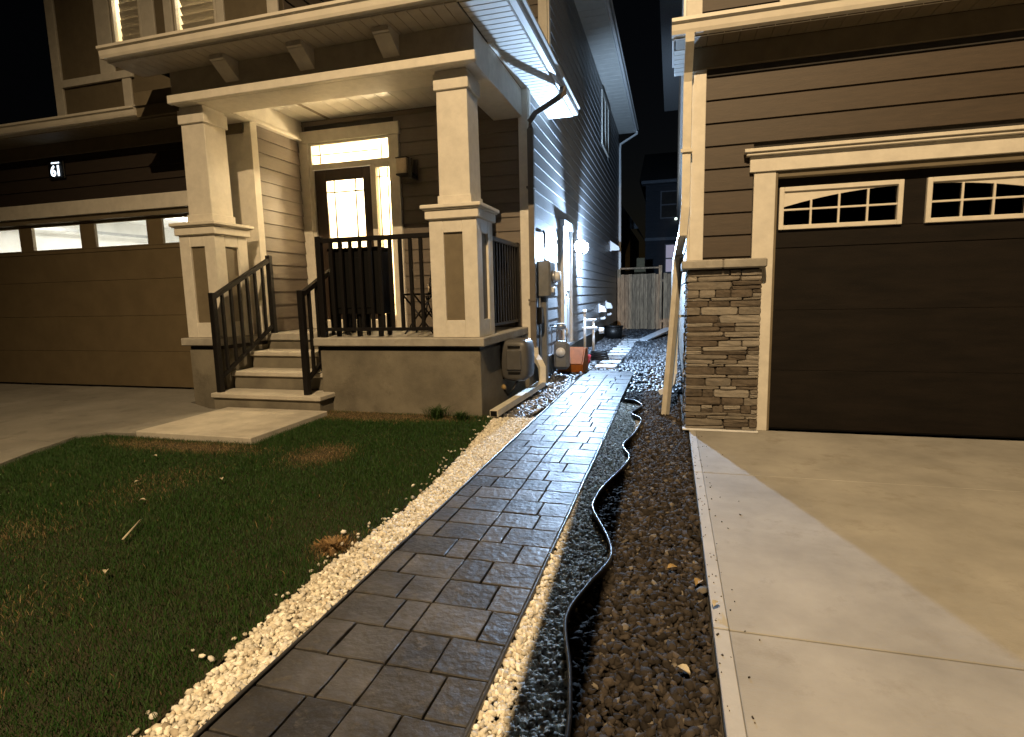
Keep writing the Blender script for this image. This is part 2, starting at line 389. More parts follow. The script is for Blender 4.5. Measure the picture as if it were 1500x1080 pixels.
def pebbles(name, pts, size, z, tones, weights, material, label, flat=.62, jag=.28, zvar=.012):
    n = len(pts); s = np.clip(rng.lognormal(0, .24, n), .6, 1.6)*size
    V = np.repeat(IV[None], n, 0)*(1+rng.uniform(-jag, jag, (n, len(IV), 1)))
    V *= np.stack([rng.uniform(.75, 1.35, n), rng.uniform(.7, 1.1, n), rng.uniform(.75, 1.2, n)*flat], -1)[:, None]
    q = rng.normal(size=(n, 4))*np.array([.35, .35, 1, 1]); q /= np.linalg.norm(q, axis=1)[:, None]; x_, y_, z_, w_ = q.T
    R = np.stack([1-2*(y_**2+z_**2), 2*(x_*y_-z_*w_), 2*(x_*z_+y_*w_), 2*(x_*y_+z_*w_), 1-2*(x_**2+z_**2), 2*(y_*z_-x_*w_), 2*(x_*z_-y_*w_), 2*(y_*z_+x_*w_), 1-2*(x_**2+y_**2)], -1).reshape(n, 3, 3)
    V = np.einsum('nij,nkj->nki', R, V)*s[:, None, None]
    zz = (z(pts) if callable(z) else np.full(n, z))+rng.uniform(-zvar*.6, zvar, n)
    V += np.concatenate([pts, zz[:, None]], 1)[:, None]
    F = (IF[None]+(np.arange(n)*len(IV))[:, None, None]).reshape(-1, 3)
    t = np.array(tones)[rng.choice(len(tones), n, p=np.array(weights)/sum(weights))]*rng.uniform(.7, 1.25, (n, 1))
    return raw(name, V.reshape(-1, 3), F, np.repeat(t, len(IV), 0), material, label)
def raw(name, V, F, tone, material, label):
    me = bpy.data.meshes.new(name); nv, nf = len(V), len(F)
    me.vertices.add(nv); me.vertices.foreach_set('co', np.ascontiguousarray(V, np.float32).ravel())
    k = F.shape[1]; me.loops.add(nf*k); me.loops.foreach_set('vertex_index', np.ascontiguousarray(F, np.int32).ravel())
    me.polygons.add(nf); me.polygons.foreach_set('loop_start', np.arange(0, nf*k, k, dtype=np.int32))
    me.update(); a = me.attributes.new('tone', 'FLOAT_COLOR', 'POINT')
    a.data.foreach_set('color', np.concatenate([tone, np.ones((nv, 1))], 1).astype(np.float32).ravel())
    me.materials.append(material); me.validate()
    o = bpy.data.objects.new(name, me); COL.objects.link(o); return kind(o, 'stuff', label)
A_peb = attr_mat('pebble', .75, .35, .25, 90); A_rock = attr_mat('dark_rock', .46, .5, .5, 80); A_mulch = attr_mat('bed_rock', .85, .22, .7, 70); A_grass = attr_mat('grass_blade', .6, .25)
def pin(pts, step=.25):
    """smooth polyline through points (Catmull-Rom)"""
    P = [np.array(p, float) for p in pts]; P = [2*P[0]-P[1]]+P+[2*P[-1]-P[-2]]; out = []
    for i in range(1, len(P)-2):
        n = max(2, int(np.linalg.norm(P[i+1]-P[i])/step))
        for k in range(n):
            t = k/n; a, b, c, d = P[i-1:i+3]
            out.append(.5*((2*b)+(-a+c)*t+(2*a-5*b+4*c-d)*t*t+(-a+3*b-3*c+d)*t**3))
    out.append(P[-2]); return np.array(out)
lawn_edge = pin([(-1.60, -2), (-1.61, .2), (-1.64, 1.24), (-1.70, 1.8), (-1.735, 2.4), (-1.70, 3.29), (-1.76, 4.2), (-1.85, 5.12), (-1.96, 6.0)])
wave = pin([(-.30, .2), (-.34, .9), (-.29, 1.45), (-.33, 1.8), (-.41, 2.16), (-.36, 2.45), (-.285, 2.74), (-.33, 3.0), (-.45, 3.34), (-.475, 3.52), (-.44, 3.84), (-.34, 4.33), (-.325, 4.61), (-.40, 4.93), (-.33, 5.41), (-.30, 6.0), (-.42, 6.3), (-.33, 6.75), (-.43, 7.05), (-.58, 7.11)], .05)
# bed soil sheets
bs = kind(mesh('planting_bed', [(-.60, -2, -.035), (.18, -2, -.035), (.18, 22, -.035), (-.60, 22, -.035)], [(0, 1, 2, 3)], 'soil'), 'structure')
bs2 = kind(mesh('side_yard', [(-2.04, 6.05, -.04), (-.60, 9.5, -.04), (-.60, 22, -.04), (-2.04, 22, -.04)], [(0, 1, 2, 3)], 'soil'), 'structure')
bs3 = kind(mesh('gravel_bed', [(-2.1, -2, -.045), (-1.46, -2, -.045), (-1.46, 9.5, -.045), (-2.1, 9.5, -.045)], [(0, 1, 2, 3)], 'sand'), 'structure')
WH = [(.70, .66, .56), (.60, .55, .45), (.78, .75, .68), (.45, .39, .30)]
pl = scatter([*lawn_edge, (-1.47, 6.05), (-1.47, -2)], .0175, 2)
pebbles('white_gravel', pl, .0128, -.010, WH, [5, 3, 3, 1], A_peb, 'cream white gravel strip between lawn and paver path')
n_ = 130; q_ = rng.integers(0, len(lawn_edge), n_); off = rng.exponential(.035, n_)
stray = lawn_edge[q_]+np.stack([-off, rng.uniform(-.12, .12, n_)], -1)
pebbles('stray_pebbles', stray[stray[:, 1] > .3], .012, .012, WH, [5, 3, 3, 1], A_peb, 'loose white pebbles strewn along the lawn edge')
pr = scatter([(-.604, -2), (-.603, 7.05), *wave[::-1], (-.30, -2)], .0172, 2)
pebbles('fine_white_gravel', pr, .0125, -.012, WH, [5, 3, 3, 1], A_peb, 'white gravel between paver path and wavy edging, partly in shadow')
mul = scatter([*wave, (-.58, 7.2), (-.58, 8), (.17, 8), (.17, -2), (-.29, -2)], .0235, 2)
mul = mul[~((mul[:, 1] > 5.70) & (mul[:, 0] > .10))]
pebbles('brown_rock_mulch', mul, .0185, -.018, [(.033, .027, .022), (.050, .041, .034), (.021, .017, .014), (.15, .132, .108), (.075, .061, .049)], [5, 4, 4, .45, .9], A_mulch, 'brown rock mulch between wavy edging and driveway', .55, .42, .016)
n_ = 130; grit = np.stack([.19+rng.exponential(.05, n_), rng.uniform(.5, 5.7, n_)], -1)
pebbles('driveway_grit', grit, .0042, .015, [(.05, .042, .035), (.12, .10, .08)], [3, 1], A_mulch, 'small stones kicked from the bed onto the driveway edge', .6, .4, .001)
far = scatter([(-.6, 7.95), (.17, 7.95), (.17, 21.4), (-2.0, 21.4), (-2.0, 8.7), (-1.5, 8.2), (-1.48, 9.4), (-.6, 9.4)], .058, 1)
far = far[~((far[:, 0] > -1.46) & (far[:, 0] < -.6) & (far[:, 1] < 9.95))]
far = far[~((far[:, 0] > -1.42) & (far[:, 0] < -.91) & (((far[:, 1]-10.31) % .68) < .42) & (far[:, 1] < 17.2))]
pebbles('grey_side_gravel', far, .040, -.02, [(.026, .027, .030), (.045, .047, .052), (.075, .078, .083), (.14, .144, .15)], [3, 4, 2, 1], A_rock, 'grey gravel of the side yard around stepping stones', .6, .4, .02)
nb = scatter([(-2.06, 6.2), (-1.62, 6.05), (-1.47, 7), (-1.47, 8.9), (-2.06, 8.9)], .040, 2)
pebbles('side_bed_gravel', nb, .028, -.02, [(.06, .06, .065), (.12, .12, .125), (.30, .29, .28), (.45, .42, .38)], [3, 3, 2, 1], A_rock, 'mixed grey gravel beside the porch foundation', .6, .4)
# --- lawn
lawn_poly = [*lawn_edge, (-4.22, 6.0), (-4.15, 5.72), (-3.97, 5.65), (-3.93, 4.42), (-5.42, 4.41), (-5.82, 4.42), (-5.99, 4.24), (-5.89, 4.0), (-5.81, 3.72), (-5.57, 3.2), (-5.33, 2.3), (-5.23, 1.2), (-5.18, -2)]
def lawn_z(p): return .012+.010*np.sin(p[:, 0]*1.7+.4)*np.cos(p[:, 1]*1.3)
bm = bmesh.new(); vs = [bm.verts.new((x, y, .0)) for x, y in lawn_poly]; lf = bm.faces.new(vs); bmesh.ops.triangulate(bm, faces=[lf])
kind(bm_obj('lawn', bm, 'turf', None, (-3.5, 2, 0)), 'structure')
brown = [(-1.80, 2.62, .13, .16), (-3.5, 5.8, .75, .22), (-2.75, 5.85, .5, .16), (-3.05, 4.2, .25, .3), (-4.55, 4.2, .75, .16), (-3.8, 3.3, .35, .5), (-2.9, 1.6, .3, .5), (-3.9, 2.2, .5, .35), (-2.45, 2.9, .3, .3), (-4.9, 3.3, .3, .4), (-2.4, .9, .3, .4)]
bw = [1.3, 1.6, 1.4, 1.2, 1.35, .35, .3, .4, .1, .1, .3]
def dryness(p):
    d = np.zeros(len(p))
    for (x, y, sx, sy), w in zip(brown, bw): d = np.maximum(d, .95*w*np.exp(-(((p[:, 0]-x)/sx)**2+((p[:, 1]-y)/sy)**2)))
    nz = np.array([noise.noise((a*1.6, b*1.6, 3.1))+.5*noise.noise((a*5, b*5, 1.1)) for a, b in p])
    return np.clip(d*(1+.5*nz)-.06, 0, 1), nz
def grass(poly, spacing, hgt, wid, n_layers):
    p = scatter(poly, spacing, n_layers); p = p[p[:, 1] > .3]
    n = len(p); d, nz = dryness(p)
    hh = hgt*rng.lognormal(-.05, .3, n)*(1-.55*d)*(1+.45*nz); a = rng.uniform(0, 2*np.pi, n); lean = rng.uniform(.2, 1.0, n)*hh; la = rng.uniform(0, 2*np.pi, n)
    w = wid*rng.uniform(.7, 1.3, n); z = lawn_z(p)*0+.0
    ex, ey = np.cos(a)*w/2, np.sin(a)*w/2; lx, ly = np.cos(la)*lean, np.sin(la)*lean
    b0 = np.stack([p[:, 0]-ex, p[:, 1]-ey, z], -1); b1 = np.stack([p[:, 0]+ex, p[:, 1]+ey, z], -1)
    m0 = np.stack([p[:, 0]-ex*.8+lx*.35, p[:, 1]-ey*.8+ly*.35, z+hh*.6], -1); m1 = np.stack([p[:, 0]+ex*.8+lx*.35, p[:, 1]+ey*.8+ly*.35, z+hh*.6], -1)
    tp = np.stack([p[:, 0]+lx, p[:, 1]+ly, z+hh], -1)
    V = np.stack([b0, b1, m1, m0, tp], 1).reshape(-1, 3); k = (np.arange(n)*5)[:, None]
    F = np.concatenate([np.concatenate([k, k+1, k+2], 1), np.concatenate([k, k+2, k+3], 1), np.concatenate([k+3, k+2, k+4], 1)])
    g = np.array([(.018, .062, .009), (.014, .050, .008), (.026, .070, .011), (.026, .055, .010)])[rng.integers(0, 4, n)]
    br = np.array([(.19, .13, .06), (.27, .19, .095), (.12, .085, .038)])[rng.integers(0, 3, n)]
    dd = (rng.uniform(0, 1, n) < d*.95+.006)[:, None]
    t = np.where(dd, br, g)*rng.uniform(.7, 1.25, (n, 1))
    return raw('grass', V, F, np.repeat(t, 5, 0), A_grass, 'dark green lawn grass with dry brown patches')
grass(lawn_poly, .0082, .025, .0028, 1)

def tuft(name, x, y, rad, hgt, n, cols, label):
    a = rng.uniform(0, 2*np.pi, n); q = rad*np.clip(np.abs(rng.normal(0, .33, n)), 0, .7); bx, by = x+q*np.cos(a), y+q*np.sin(a)
    hh = hgt*rng.uniform(.5, 1.1, n); a2 = a+rng.normal(0, 1.3, n); ox, oy = np.cos(a2)*hgt*rng.uniform(.2, 1.1, n), np.sin(a2)*hgt*rng.uniform(.2, 1.1, n); w = .0035; p = a+1.57
    ex, ey = np.cos(p)*w, np.sin(p)*w; z = np.zeros(n)
    V = np.stack([np.stack([bx-ex, by-ey, z], -1), np.stack([bx+ex, by+ey, z], -1), np.stack([bx+ex+ox*.4, by+ey+oy*.4, hh*.75], -1), np.stack([bx-ex+ox*.4, by-ey+oy*.4, hh*.75], -1), np.stack([bx+ox, by+oy, hh], -1)], 1).reshape(-1, 3)
    k = (np.arange(n)*5)[:, None]; F = np.concatenate([np.concatenate([k, k+1, k+2], 1), np.concatenate([k, k+2, k+3], 1), np.concatenate([k+3, k+2, k+4], 1)])
    t = np.array(cols)[rng.integers(0, len(cols), n)]*rng.uniform(.7, 1.2, (n, 1))
    o = raw(name, V-np.array([x, y, 0]), F, np.repeat(t, 5, 0), A_grass, label); o.location = (x, y, 0); (o.__delitem__('kind'), o.__setitem__('category', 'grass tuft')) if name == 'grass_tuft' else None
tuft('grass_tuft', -2.60, 5.84, .20, .14, 260, [(.02, .05, .01), (.03, .06, .012)], 'dark green grass tuft growing against the porch foundation')
tuft('grass_tuft', -2.28, 5.80, .16, .10, 200, [(.02, .05, .01), (.03, .06, .012)], 'lower green tuft at the right corner of the porch foundation')
tuft('dry_grass_tuft', -1.83, 2.60, .17, .030, 900, [(.22, .135, .055), (.15, .09, .04), (.28, .18, .08)], 'dry orange brown grass clump at the white gravel edge')
# --- edging strips
def edging(name, line, z0, z1, label, t=.012):
    bm = bmesh.new(); L = [Vector((x, y, 0)) for x, y in line]; rows = []
    prof = [(-t/2, z0), (t/2, z0), (t/2, z1-.006), (t*.9, z1-.004), (t*.9, z1+.006), (0, z1+.012), (-t*.9, z1+.006), (-t*.9, z1-.004), (-t/2, z1-.006)]
    for i, p in enumerate(L):
        d = (L[min(i+1, len(L)-1)]-L[max(i-1, 0)]).normalized(); nrm = Vector((d.y, -d.x, 0))
        wob = .006*noise.noise((p.x*3, p.y*3, 0))
        rows.append([bm.verts.new(p+nrm*u+Vector((0, 0, v+(wob if v > 0 else 0)))) for u, v in prof])
    n = len(prof)
    for a, b in zip(rows, rows[1:]):
        for k in range(n): bm.faces.new((a[k], a[(k+1) % n], b[(k+1) % n], b[k]))
    bm.faces.new(rows[0]); bm.faces.new(rows[-1][::-1])
    o = bm_obj(name, bm, 'edge', None, (line[0][0], line[0][1], 0), True); return tag(o, label, 'edging')
edging('landscape_edging', wave, -.04, .042, 'wavy black plastic edging strip snaking through the gravel bed', .009)
edging('landscape_edging', pin([(-1.464, -2), (-1.464, 3), (-1.464, 9.4)], .3), -.04, .004, 'straight black edging between white gravel and left side of path', .007)
edging('landscape_edging', pin([(-.614, -2), (-.612, 3), (-.608, 7.0)], .3), -.04, .006, 'straight black edging along right side of paver path', .008)

# ================================================================== HOUSE 61
H = thing('house', (-5, 9, 0), 'two-storey taupe house numbered 61 with lit front porch and white columns', 'house')
# ---- foundation, slab, steps
box('foundation', -4.25, -2.12, 6.06, 8.1, -.05, .765, 'conc2', H, .006)
box('foundation', -6.30, -5.73, 6.06, 8.0, -.05, .765, 'conc2', H, .006)
box('foundation', -5.73, -4.25, 6.90, 8.1, -.05, .80, 'conc2', H, .006)
box('foundation', -2.5, -2.06, 8.1, 22.3, -.05, .36, 'conc2', H, .006)
box('slab_shade_strip', -4.24, -2.13, 6.072, 8.0, .766, .814, 'black', H, 0); box('slab_shade_strip', -6.29, -5.74, 6.072, 7.9, .766, .814, 'black', H, 0)  # black strips stand in for the shade line under the slab lip
bm = bmesh.new()
add_box(bm, -4.32, -2.05, 5.99, 8.09, .815, .92, .012); bm_obj('porch_slab', bm, 'slab', H, (-3.2, 7, .8))
box('porch_slab', -5.72, -4.325, 6.865, 8.09, .815, .921, 'slab', H, .012)
box('porch_slab', -6.37, -5.72, 5.99, 7.9, .815, .919, 'slab', H, .012)
for i, (xa, xb, ya) in enumerate(((-5.71, -4.08, 5.74), (-5.71, -4.27, 6.12), (-5.71, -4.27, 6.49))):
    s = sub('step', H, ((xa+xb)/2, ya, 0)); z = .23*(i+1)
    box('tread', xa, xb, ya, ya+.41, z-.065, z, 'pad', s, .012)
    box('riser', xa+.02, xb-.03, ya+.035, 6.9, -.05 if i == 0 else z-.235, z-.066, 'conc2', s, .004)
# ---- columns
def column(cx, cy):
    c = sub('porch_column', H, (cx, cy, .92)); h = .29
    box('pedestal_core', cx-h+.028, cx+h-.028, cy-h+.028, cy+h-.028, .921, 2.27, 'panel', c, 0)
    p = .175
    for sx in (-1, 1):
        for sy in (-1, 1):
            x0, x1 = sorted((cx+sx*h, cx+sx*(h-p))); y0, y1 = sorted((cy+sy*h, cy+sy*(h-p)))
            box('corner_stile', x0, x1, y0, y1, .921, 2.28, 'trim', c, .005)
    for z0, z1 in ((.922, 1.12), (2.12, 2.279)):
        for s in (-1, 1):
            y0, y1 = sorted((cy+s*(h-.002), cy+s*(h-.05))); box('rail', cx-h+p, cx+h-p, y0, y1, z0, z1, 'trim', c, .004)
            x0, x1 = sorted((cx+s*(h-.002), cx+s*(h-.05))); box('rail', x0, x1, cy-h+p, cy+h-p, z0, z1, 'trim', c, .004)
    for z0, z1, e in ((2.27, 2.37, .035), (2.37, 2.385, .055), (2.385, 2.43, .075)):
        box('pedestal_cap', cx-h-e, cx+h+e, cy-h-e, cy+h+e, z0, z1, 'trim2', c, .008)
    def frus(name, z0, z1, a, b, k='trim'):
        V = [(cx-a, cy-a, z0), (cx+a, cy-a, z0), (cx+a, cy+a, z0), (cx-a, cy+a, z0), (cx-b, cy-b, z1), (cx+b, cy-b, z1), (cx+b, cy+b, z1), (cx-b, cy+b, z1)]
        o = mesh(name, V, [(0, 3, 2, 1), (4, 5, 6, 7), (0, 1, 5, 4), (1, 2, 6, 5), (2, 3, 7, 6), (3, 0, 4, 7)], k, c)
        bm = bmesh.new(); bm.from_mesh(o.data); bmesh.ops.bevel(bm, geom=bm.edges[:], offset=.006, segments=1, affect='EDGES'); bm.to_mesh(o.data); bm.free()
    frus('shaft_base', 2.43, 2.545, .206, .206); frus('shaft', 2.54, 3.70, .190, .184)
    frus('capital', 3.69, 3.86, .208, .208); frus('capital_neck', 3.855, 3.9, .19, .19)
column(-2.41, 6.35); column(-6.01, 6.35)
# ---- beams, frieze, ceiling, eaves
box('porch_beam', -6.17, -2.09, 6.062, 6.55, 3.90, 4.28, 'trim', H)
box('frieze_board', -6.175, -2.085, 6.045, 6.061, 4.001, 4.291, 'frz', H)
box('beam_fascia', -6.2, -2.06, 5.99, 6.06, 3.90, 4.0, 'trim2', H, .006)
box('porch_beam', -2.52, -2.088, 6.552, 8.09, 3.902, 4.28, 'trim', H)
box('porch_beam', -6.16, -5.74, 6.552, 8.09, 3.902, 4.28, 'trim', H)
box('side_moulding', -5.74, -5.70, 6.56, 8.07, 3.9, 3.945, 'trim2', H)
for k in range(15):
    x = -5.735+k*.2145; box('ceiling_panel', x+.003, x+.2115, 6.553, 8.09, 4.205, 4.225, 'soffit', H, .003)
for k in range(33):
    x = -6.62+k*.137; box('soffit_panel', x+.003, x+.134, 5.60, 6.06, 4.292, 4.306, 'frz', H, .002)
for k in range(37):
    y = 5.62+k*.108
    box('soffit_panel', -2.085, -1.62, y+.006, y+.102, 4.292, 4.306, 'soffit', H, .004)
box('frieze_backing', -2.086, -2.03, 6.56, 9.6, 4.28, 4.40, 'trim', H)
gutter_x(H, -6.66, -1.50, 5.60, 4.325, 4.455, 'gutter')
gutter_y(H, 5.602, 9.66, -1.615, 4.325, 4.455, 'wgut')
box('fascia', -6.64, -1.615, 5.601, 5.62, 4.30, 4.45, 'trim', H, .003); box('fascia', -1.635, -1.616, 5.622, 9.64, 4.30, 4.45, 'wgut', H, .003)
for x in (-5.22, -4.15, -3.06):
    pr_ = [(6.06, 4.291), (5.80, 4.291), (5.80, 4.245), (5.83, 4.235)]+[(6.03-.2*math.cos(t*math.pi/2/6), 4.08+.15*math.cos(t*math.pi/2/6)*.98) for t in range(7)]+[(6.06, 4.06)]
    prism('corbel', pr_, 'x', x-.10, x+.10, 'corb', H)
rf = sub('porch_roof', H, (-4, 7, 4.46))
mesh('roof_slope', [(-6.64, 5.50, 4.44), (-1.51, 5.50, 4.44), (-1.51, 9.64, 4.44), (-2.0, 9.64, 4.74), (-2.0, 8.1, 4.98), (-6.64, 8.1, 5.0), (-6.64, 8.1, 4.44)], [(0, 1, 4, 5), (1, 2, 3, 4), (0, 5, 6)], 'shingle', rf)
# ---- porch walls
DO = (-5.6, -4.18, .9, 3.86)
sheath(H, '-y', 8.1, -5.86, -2.06, .80, 4.28, openings=[DO])
siding(H, '-y', 8.1, -5.77, -2.14, .93, 4.2, 'taupe', [(-5.7, -4.12, .9, 3.97)], .2)
sheath(H, '+x', -5.80, 7.0, 8.099, .6, 4.28)
siding(H, '+x', -5.80, 7.06, 8.07, .93, 3.93, 'taupe', (), .2)
box('corner_board', -5.90, -5.755, 6.93, 7.06, .92, 3.9, 'trim', H); box('corner_board', -6.20, -5.901, 6.945, 6.979, .92, 3.9, 'trim', H)
# corner at the side wall
box('corner_board', -2.145, -2.005, 8.055, 8.10, .36, 4.29, 'trim', H); box('corner_board', -2.035, -1.995, 8.10, 8.22, .36, 4.29, 'trim', H)
# ---- front door, transom, sidelight
fr = sub('door_surround', H, (-4.9, 8.06, .92))
box('casing', -5.82, -5.63, 8.04, 8.098, .921, 3.86, 'trim', fr); box('casing', -4.195, -4.03, 8.04, 8.098, .921, 3.86, 'trim', fr)
box('head_casing', -5.84, -4.01, 8.03, 8.098, 3.862, 4.04, 'trim', fr)
box('jamb', -5.63, -5.575, 8.06, 8.2, .921, 3.86, 'trim', fr); box('jamb', -4.215, -4.195, 8.06, 8.2, .921, 3.86, 'trim', fr)
box('transom_bar', -5.575, -4.215, 8.062, 8.2, 3.45, 3.535, 'trim', fr); box('mullion', -4.545, -4.455, 8.062, 8.2, .921, 3.45, 'trim', fr)
box('head_jamb', -5.575, -4.215, 8.06, 8.2, 3.82, 3.858, 'trim', fr)
box('sill', -5.575, -4.215, 8.03, 8.2, .921, 1.05, 'trim', fr); box('sidelight_rail', -4.455, -4.215, 8.066, 8.18, 1.052, 1.12, 'trim', fr)
box('sidelight_rail', -4.455, -4.215, 8.066, 8.18, 3.40, 3.449, 'trim', fr)
fd = sub('front_door', H, (-5.06, 8.12, 1.06))
for a in ((-5.57, -5.36, 1.055, 3.445), (-4.70, -4.55, 1.055, 3.445), (-5.36, -4.70, 1.055, 2.18), (-5.36, -4.70, 3.27, 3.445)):
    box('door_stile' if a[3]-a[2] > 2 else 'door_rail', a[0], a[1], 8.10, 8.15, a[2], a[3], 'doorp', fd, .003)
for x0 in (-5.30, -5.0):
    box('door_panel', x0, x0+.24, 8.088, 8.10, 1.22, 2.02, 'doorp', fd, .006)
gp_ = box('door_glass', -5.36, -4.70, 8.12, 8.13, 2.18, 3.27, 'fgl', fd, 0)
for x in (-5.22, -4.84): box('came', x-.011, x+.011, 8.105, 8.12, 2.18, 3.27, 'lead', fd, 0)
for z in (3.09, 2.36): box('came', -5.36, -4.70, 8.1045, 8.1195, z-.011, z+.011, 'lead', fd, 0)
tube('door_handle', [(-4.62, 8.10, 1.98), (-4.62, 8.04, 1.98), (-4.62, 8.03, 2.05), (-4.62, 8.03, 2.25), (-4.62, 8.10, 2.3)], .012, 'iron', fd, 8)
tw = sub('transom_window', H, (-4.9, 8.12, 3.54)); box('pane', -5.575, -4.215, 8.12, 8.128, 3.535, 3.82, 'fgl', tw, 0)
box('came', -5.455, -5.437, 8.105, 8.12, 3.535, 3.82, 'lead', tw, 0); box('came', -5.575, -4.4, 8.1045, 8.1195, 3.672, 3.69, 'lead', tw, 0); box('came', -4.363, -4.347, 8.105, 8.12, 3.535, 3.82, 'lead', tw, 0)
sl = sub('sidelight_window', H, (-4.33, 8.12, 1.1)); box('pane', -4.455, -4.215, 8.12, 8.128, 1.12, 3.40, 'fgl', sl, 0)
for x in (-4.41, -4.27): box('came', x-.008, x+.008, 8.105, 8.12, 1.12, 3.40, 'lead', sl, 0)
for z in (3.27, 1.28): box('came', -4.455, -4.215, 8.1045, 8.1195, z-.008, z+.008, 'lead', sl, 0)
# ---- lit foyer behind the door
def room(name, x0, x1, y0, y1, z0, z1, material, parent, open_front=True):
    V = [(x0, y0, z0), (x1, y0, z0), (x1, y1, z0), (x0, y1, z0), (x0, y0, z1), (x1, y0, z1), (x1, y1, z1), (x0, y1, z1)]
    return mesh(name, V, [(0, 1, 2, 3), (7, 6, 5, 4), (1, 5, 6, 2), (2, 6, 7, 3), (3, 7, 4, 0)], material, parent)
room('foyer_interior', -5.78, -3.6, 8.205, 10.2, .93, 4.15, 'int_w', H)
def lamp(name, kind_, loc, power, col, rad=.1, parent=None, size=None, rot=None, spot=None, blend=.5):
    d = bpy.data.lights.new(name, kind_); d.energy = power; d.color = col
    if kind_ == 'AREA': d.shape = 'RECTANGLE'; d.size, d.size_y = size
    else: d.shadow_soft_size = rad
    if kind_ == 'SPOT': d.spot_size = spot; d.spot_blend = blend
    o = bpy.data.objects.new(name, d); link(o, parent, loc)
    if rot: o.rotation_euler = rot
    return o
fl_ = thing('foyer_pendant', (-4.75, 9.2, 3.55), 'warm lit pendant lamp in the hall behind the front door', 'lamp')
bm = bmesh.new(); add_tube(bm, [(-4.75, 9.2, 3.62), (-4.75, 9.2, 4.15)], .006, 6); bm_obj('cord', bm, 'iron', fl_, (-4.75, 9.2, 3.62))
tube('lamp_shade', [(-4.75, 9.2, 3.40), (-4.75, 9.2, 3.62)], [.13, .05], 'bulb_warm', fl_, 16)
lamp('foyer_light', 'POINT', (-4.75, 9.0, 3.3), FOYER_P, (1, .80, .52), .12, fl_)
# ---- railings
def railing(parts, kname='railing'):
    return sub(kname, H, parts)
RL = railing((-3.4, 6.1, .92))
box('post', -4.235, -4.165, 6.065, 6.135, .922, 2.16, 'black', RL); 
box('top_rail', -4.165, -2.70, 6.07, 6.13, 2.08, 2.135, 'black', RL); box('bottom_rail', -4.165, -2.70, 6.08, 6.12, 1.0, 1.04, 'black', RL)
nb_ = 10
for k in range(nb_):
    x = -4.165+(k+1)*(1.465/(nb_+1)); box('baluster', x-.019, x+.019, 6.081, 6.119, 1.04, 2.08, 'black', RL, .002)
RS = railing((-2.2, 7.3, .92))
box('top_rail', -2.23, -2.17, 6.64, 8.05, 2.08, 2.135, 'black', RS); box('bottom_rail', -2.22, -2.18, 6.64, 8.05, 1.0, 1.04, 'black', RS)
box('post', -2.235, -2.165, 7.985, 8.053, .93, 2.15, 'black', RS)
for k in range(10):
    y = 6.64+(k+1)*(1.345/11); box('baluster', -2.219, -2.181, y-.019, y+.019, 1.04, 2.08, 'black', RS, .002)
def stair_rail(x, y0, y1, z0, z1, h0, h1):
    r = railing((x, y0, z0))
    box('post', x-.035, x+.035, y0-.035, y0+.035, z0+.001, z0+h0, 'black', r); box('post', x-.035, x+.035, y1-.035, y1+.035, z1+.001, z1+h1, 'black', r)
    a = (x, y0, z0+h0-.06); b = (x, y1, z1+h1-.06)
    tube('top_rail', [a, b], 0, 'black', r, rect=(.06, .055)); c = (x, y0, z0+.17); d = (x, y1, z1+.12)
    tube('bottom_rail', [c, d], 0, 'black', r, rect=(.04, .045))
    for k in range(6):
        t = (k+1)/7; y = y0+(y1-y0)*t; box('baluster', x-.018, x+.018, y-.018, y+.018, c[2]+(d[2]-c[2])*t, a[2]+(b[2]-a[2])*t, 'black', r, .002)
stair_rail(-5.62, 5.83, 6.93, .23, .92, 1.28, 1.12); stair_rail(-4.31, 5.83, 6.93, .23, .92, 1.28, 1.12)
# ---- garage of house 61
GO = (-12.0, -6.45, 0, 2.80)
sheath(H, '-y', 7.0, -12.6, -5.84, 0, 4.1, openings=[GO])
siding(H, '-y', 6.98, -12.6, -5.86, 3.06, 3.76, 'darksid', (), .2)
box('lintel', -12.4, -6.42, 6.94, 7.02, 2.83, 3.05, 'trim', H); box('header', -12.4, -6.42, 6.985, 7.06, 2.74, 2.828, 'panel', H)
box('frieze_board', -12.6, -5.86, 6.93, 6.99, 3.76, 3.95, 'panel', H)
for k in range(30):
    x = -12.6+k*.2; box('soffit_panel', x+.002, x+.198, 6.5, 6.93, 3.951, 3.965, 'panel', H, .002)
gutter_x(H, -12.6, -7.22, 6.5, 4.0, 4.12, 'gutter'); box('fascia', -12.6, -7.24, 6.501, 6.52, 3.955, 4.11, 'trim', H)
box('eave_return', -7.235, -6.4, 6.45, 6.98, 3.97, 4.30, 'panel', H)
rg = sub('garage_roof', H, (-10, 6.7, 4.1)); mesh('roof_slope', [(-12.6, 6.42, 4.11), (-6.4, 6.42, 4.11), (-6.4, 7.0, 4.34), (-12.6, 7.0, 4.34)], [(0, 1, 2, 3)], 'shingle', rg)
gd = sub('garage_door', H, (-9.2, 7.05, 0)); gz = [.04, .62, 1.2, 1.78, 2.24]
box('door_core', -12.0, -6.45, 7.112, 7.125, .04, 2.29, 'gdoor', gd, 0)
box('bottom_seal', -12, -6.45, 7.06, 7.10, .03, .045, 'plast', gd, 0)
for a, b in zip(gz, gz[1:]): box('door_section', -12.0, -6.45, 7.05, 7.11, a+.0015, b-.0015, 'gdoor', gd, .004)
wins = [(-11.80, -10.68), (-10.42, -9.30), (-9.03, -7.91), (-7.65, -6.60)]
box('door_rail', -12, -6.45, 7.05, 7.11, 2.244, 2.30, 'gdoor', gd, .004); box('door_rail', -12, -6.45, 7.05, 7.11, 2.71, 2.78, 'gdoor', gd, .004)
e = [-12.0]+[q for w in wins for q in w]+[-6.45]
for a, b in zip(e[::2], e[1::2]): box('door_stile', a, b, 7.05, 7.11, 2.301, 2.709, 'gdoor', gd, .004)
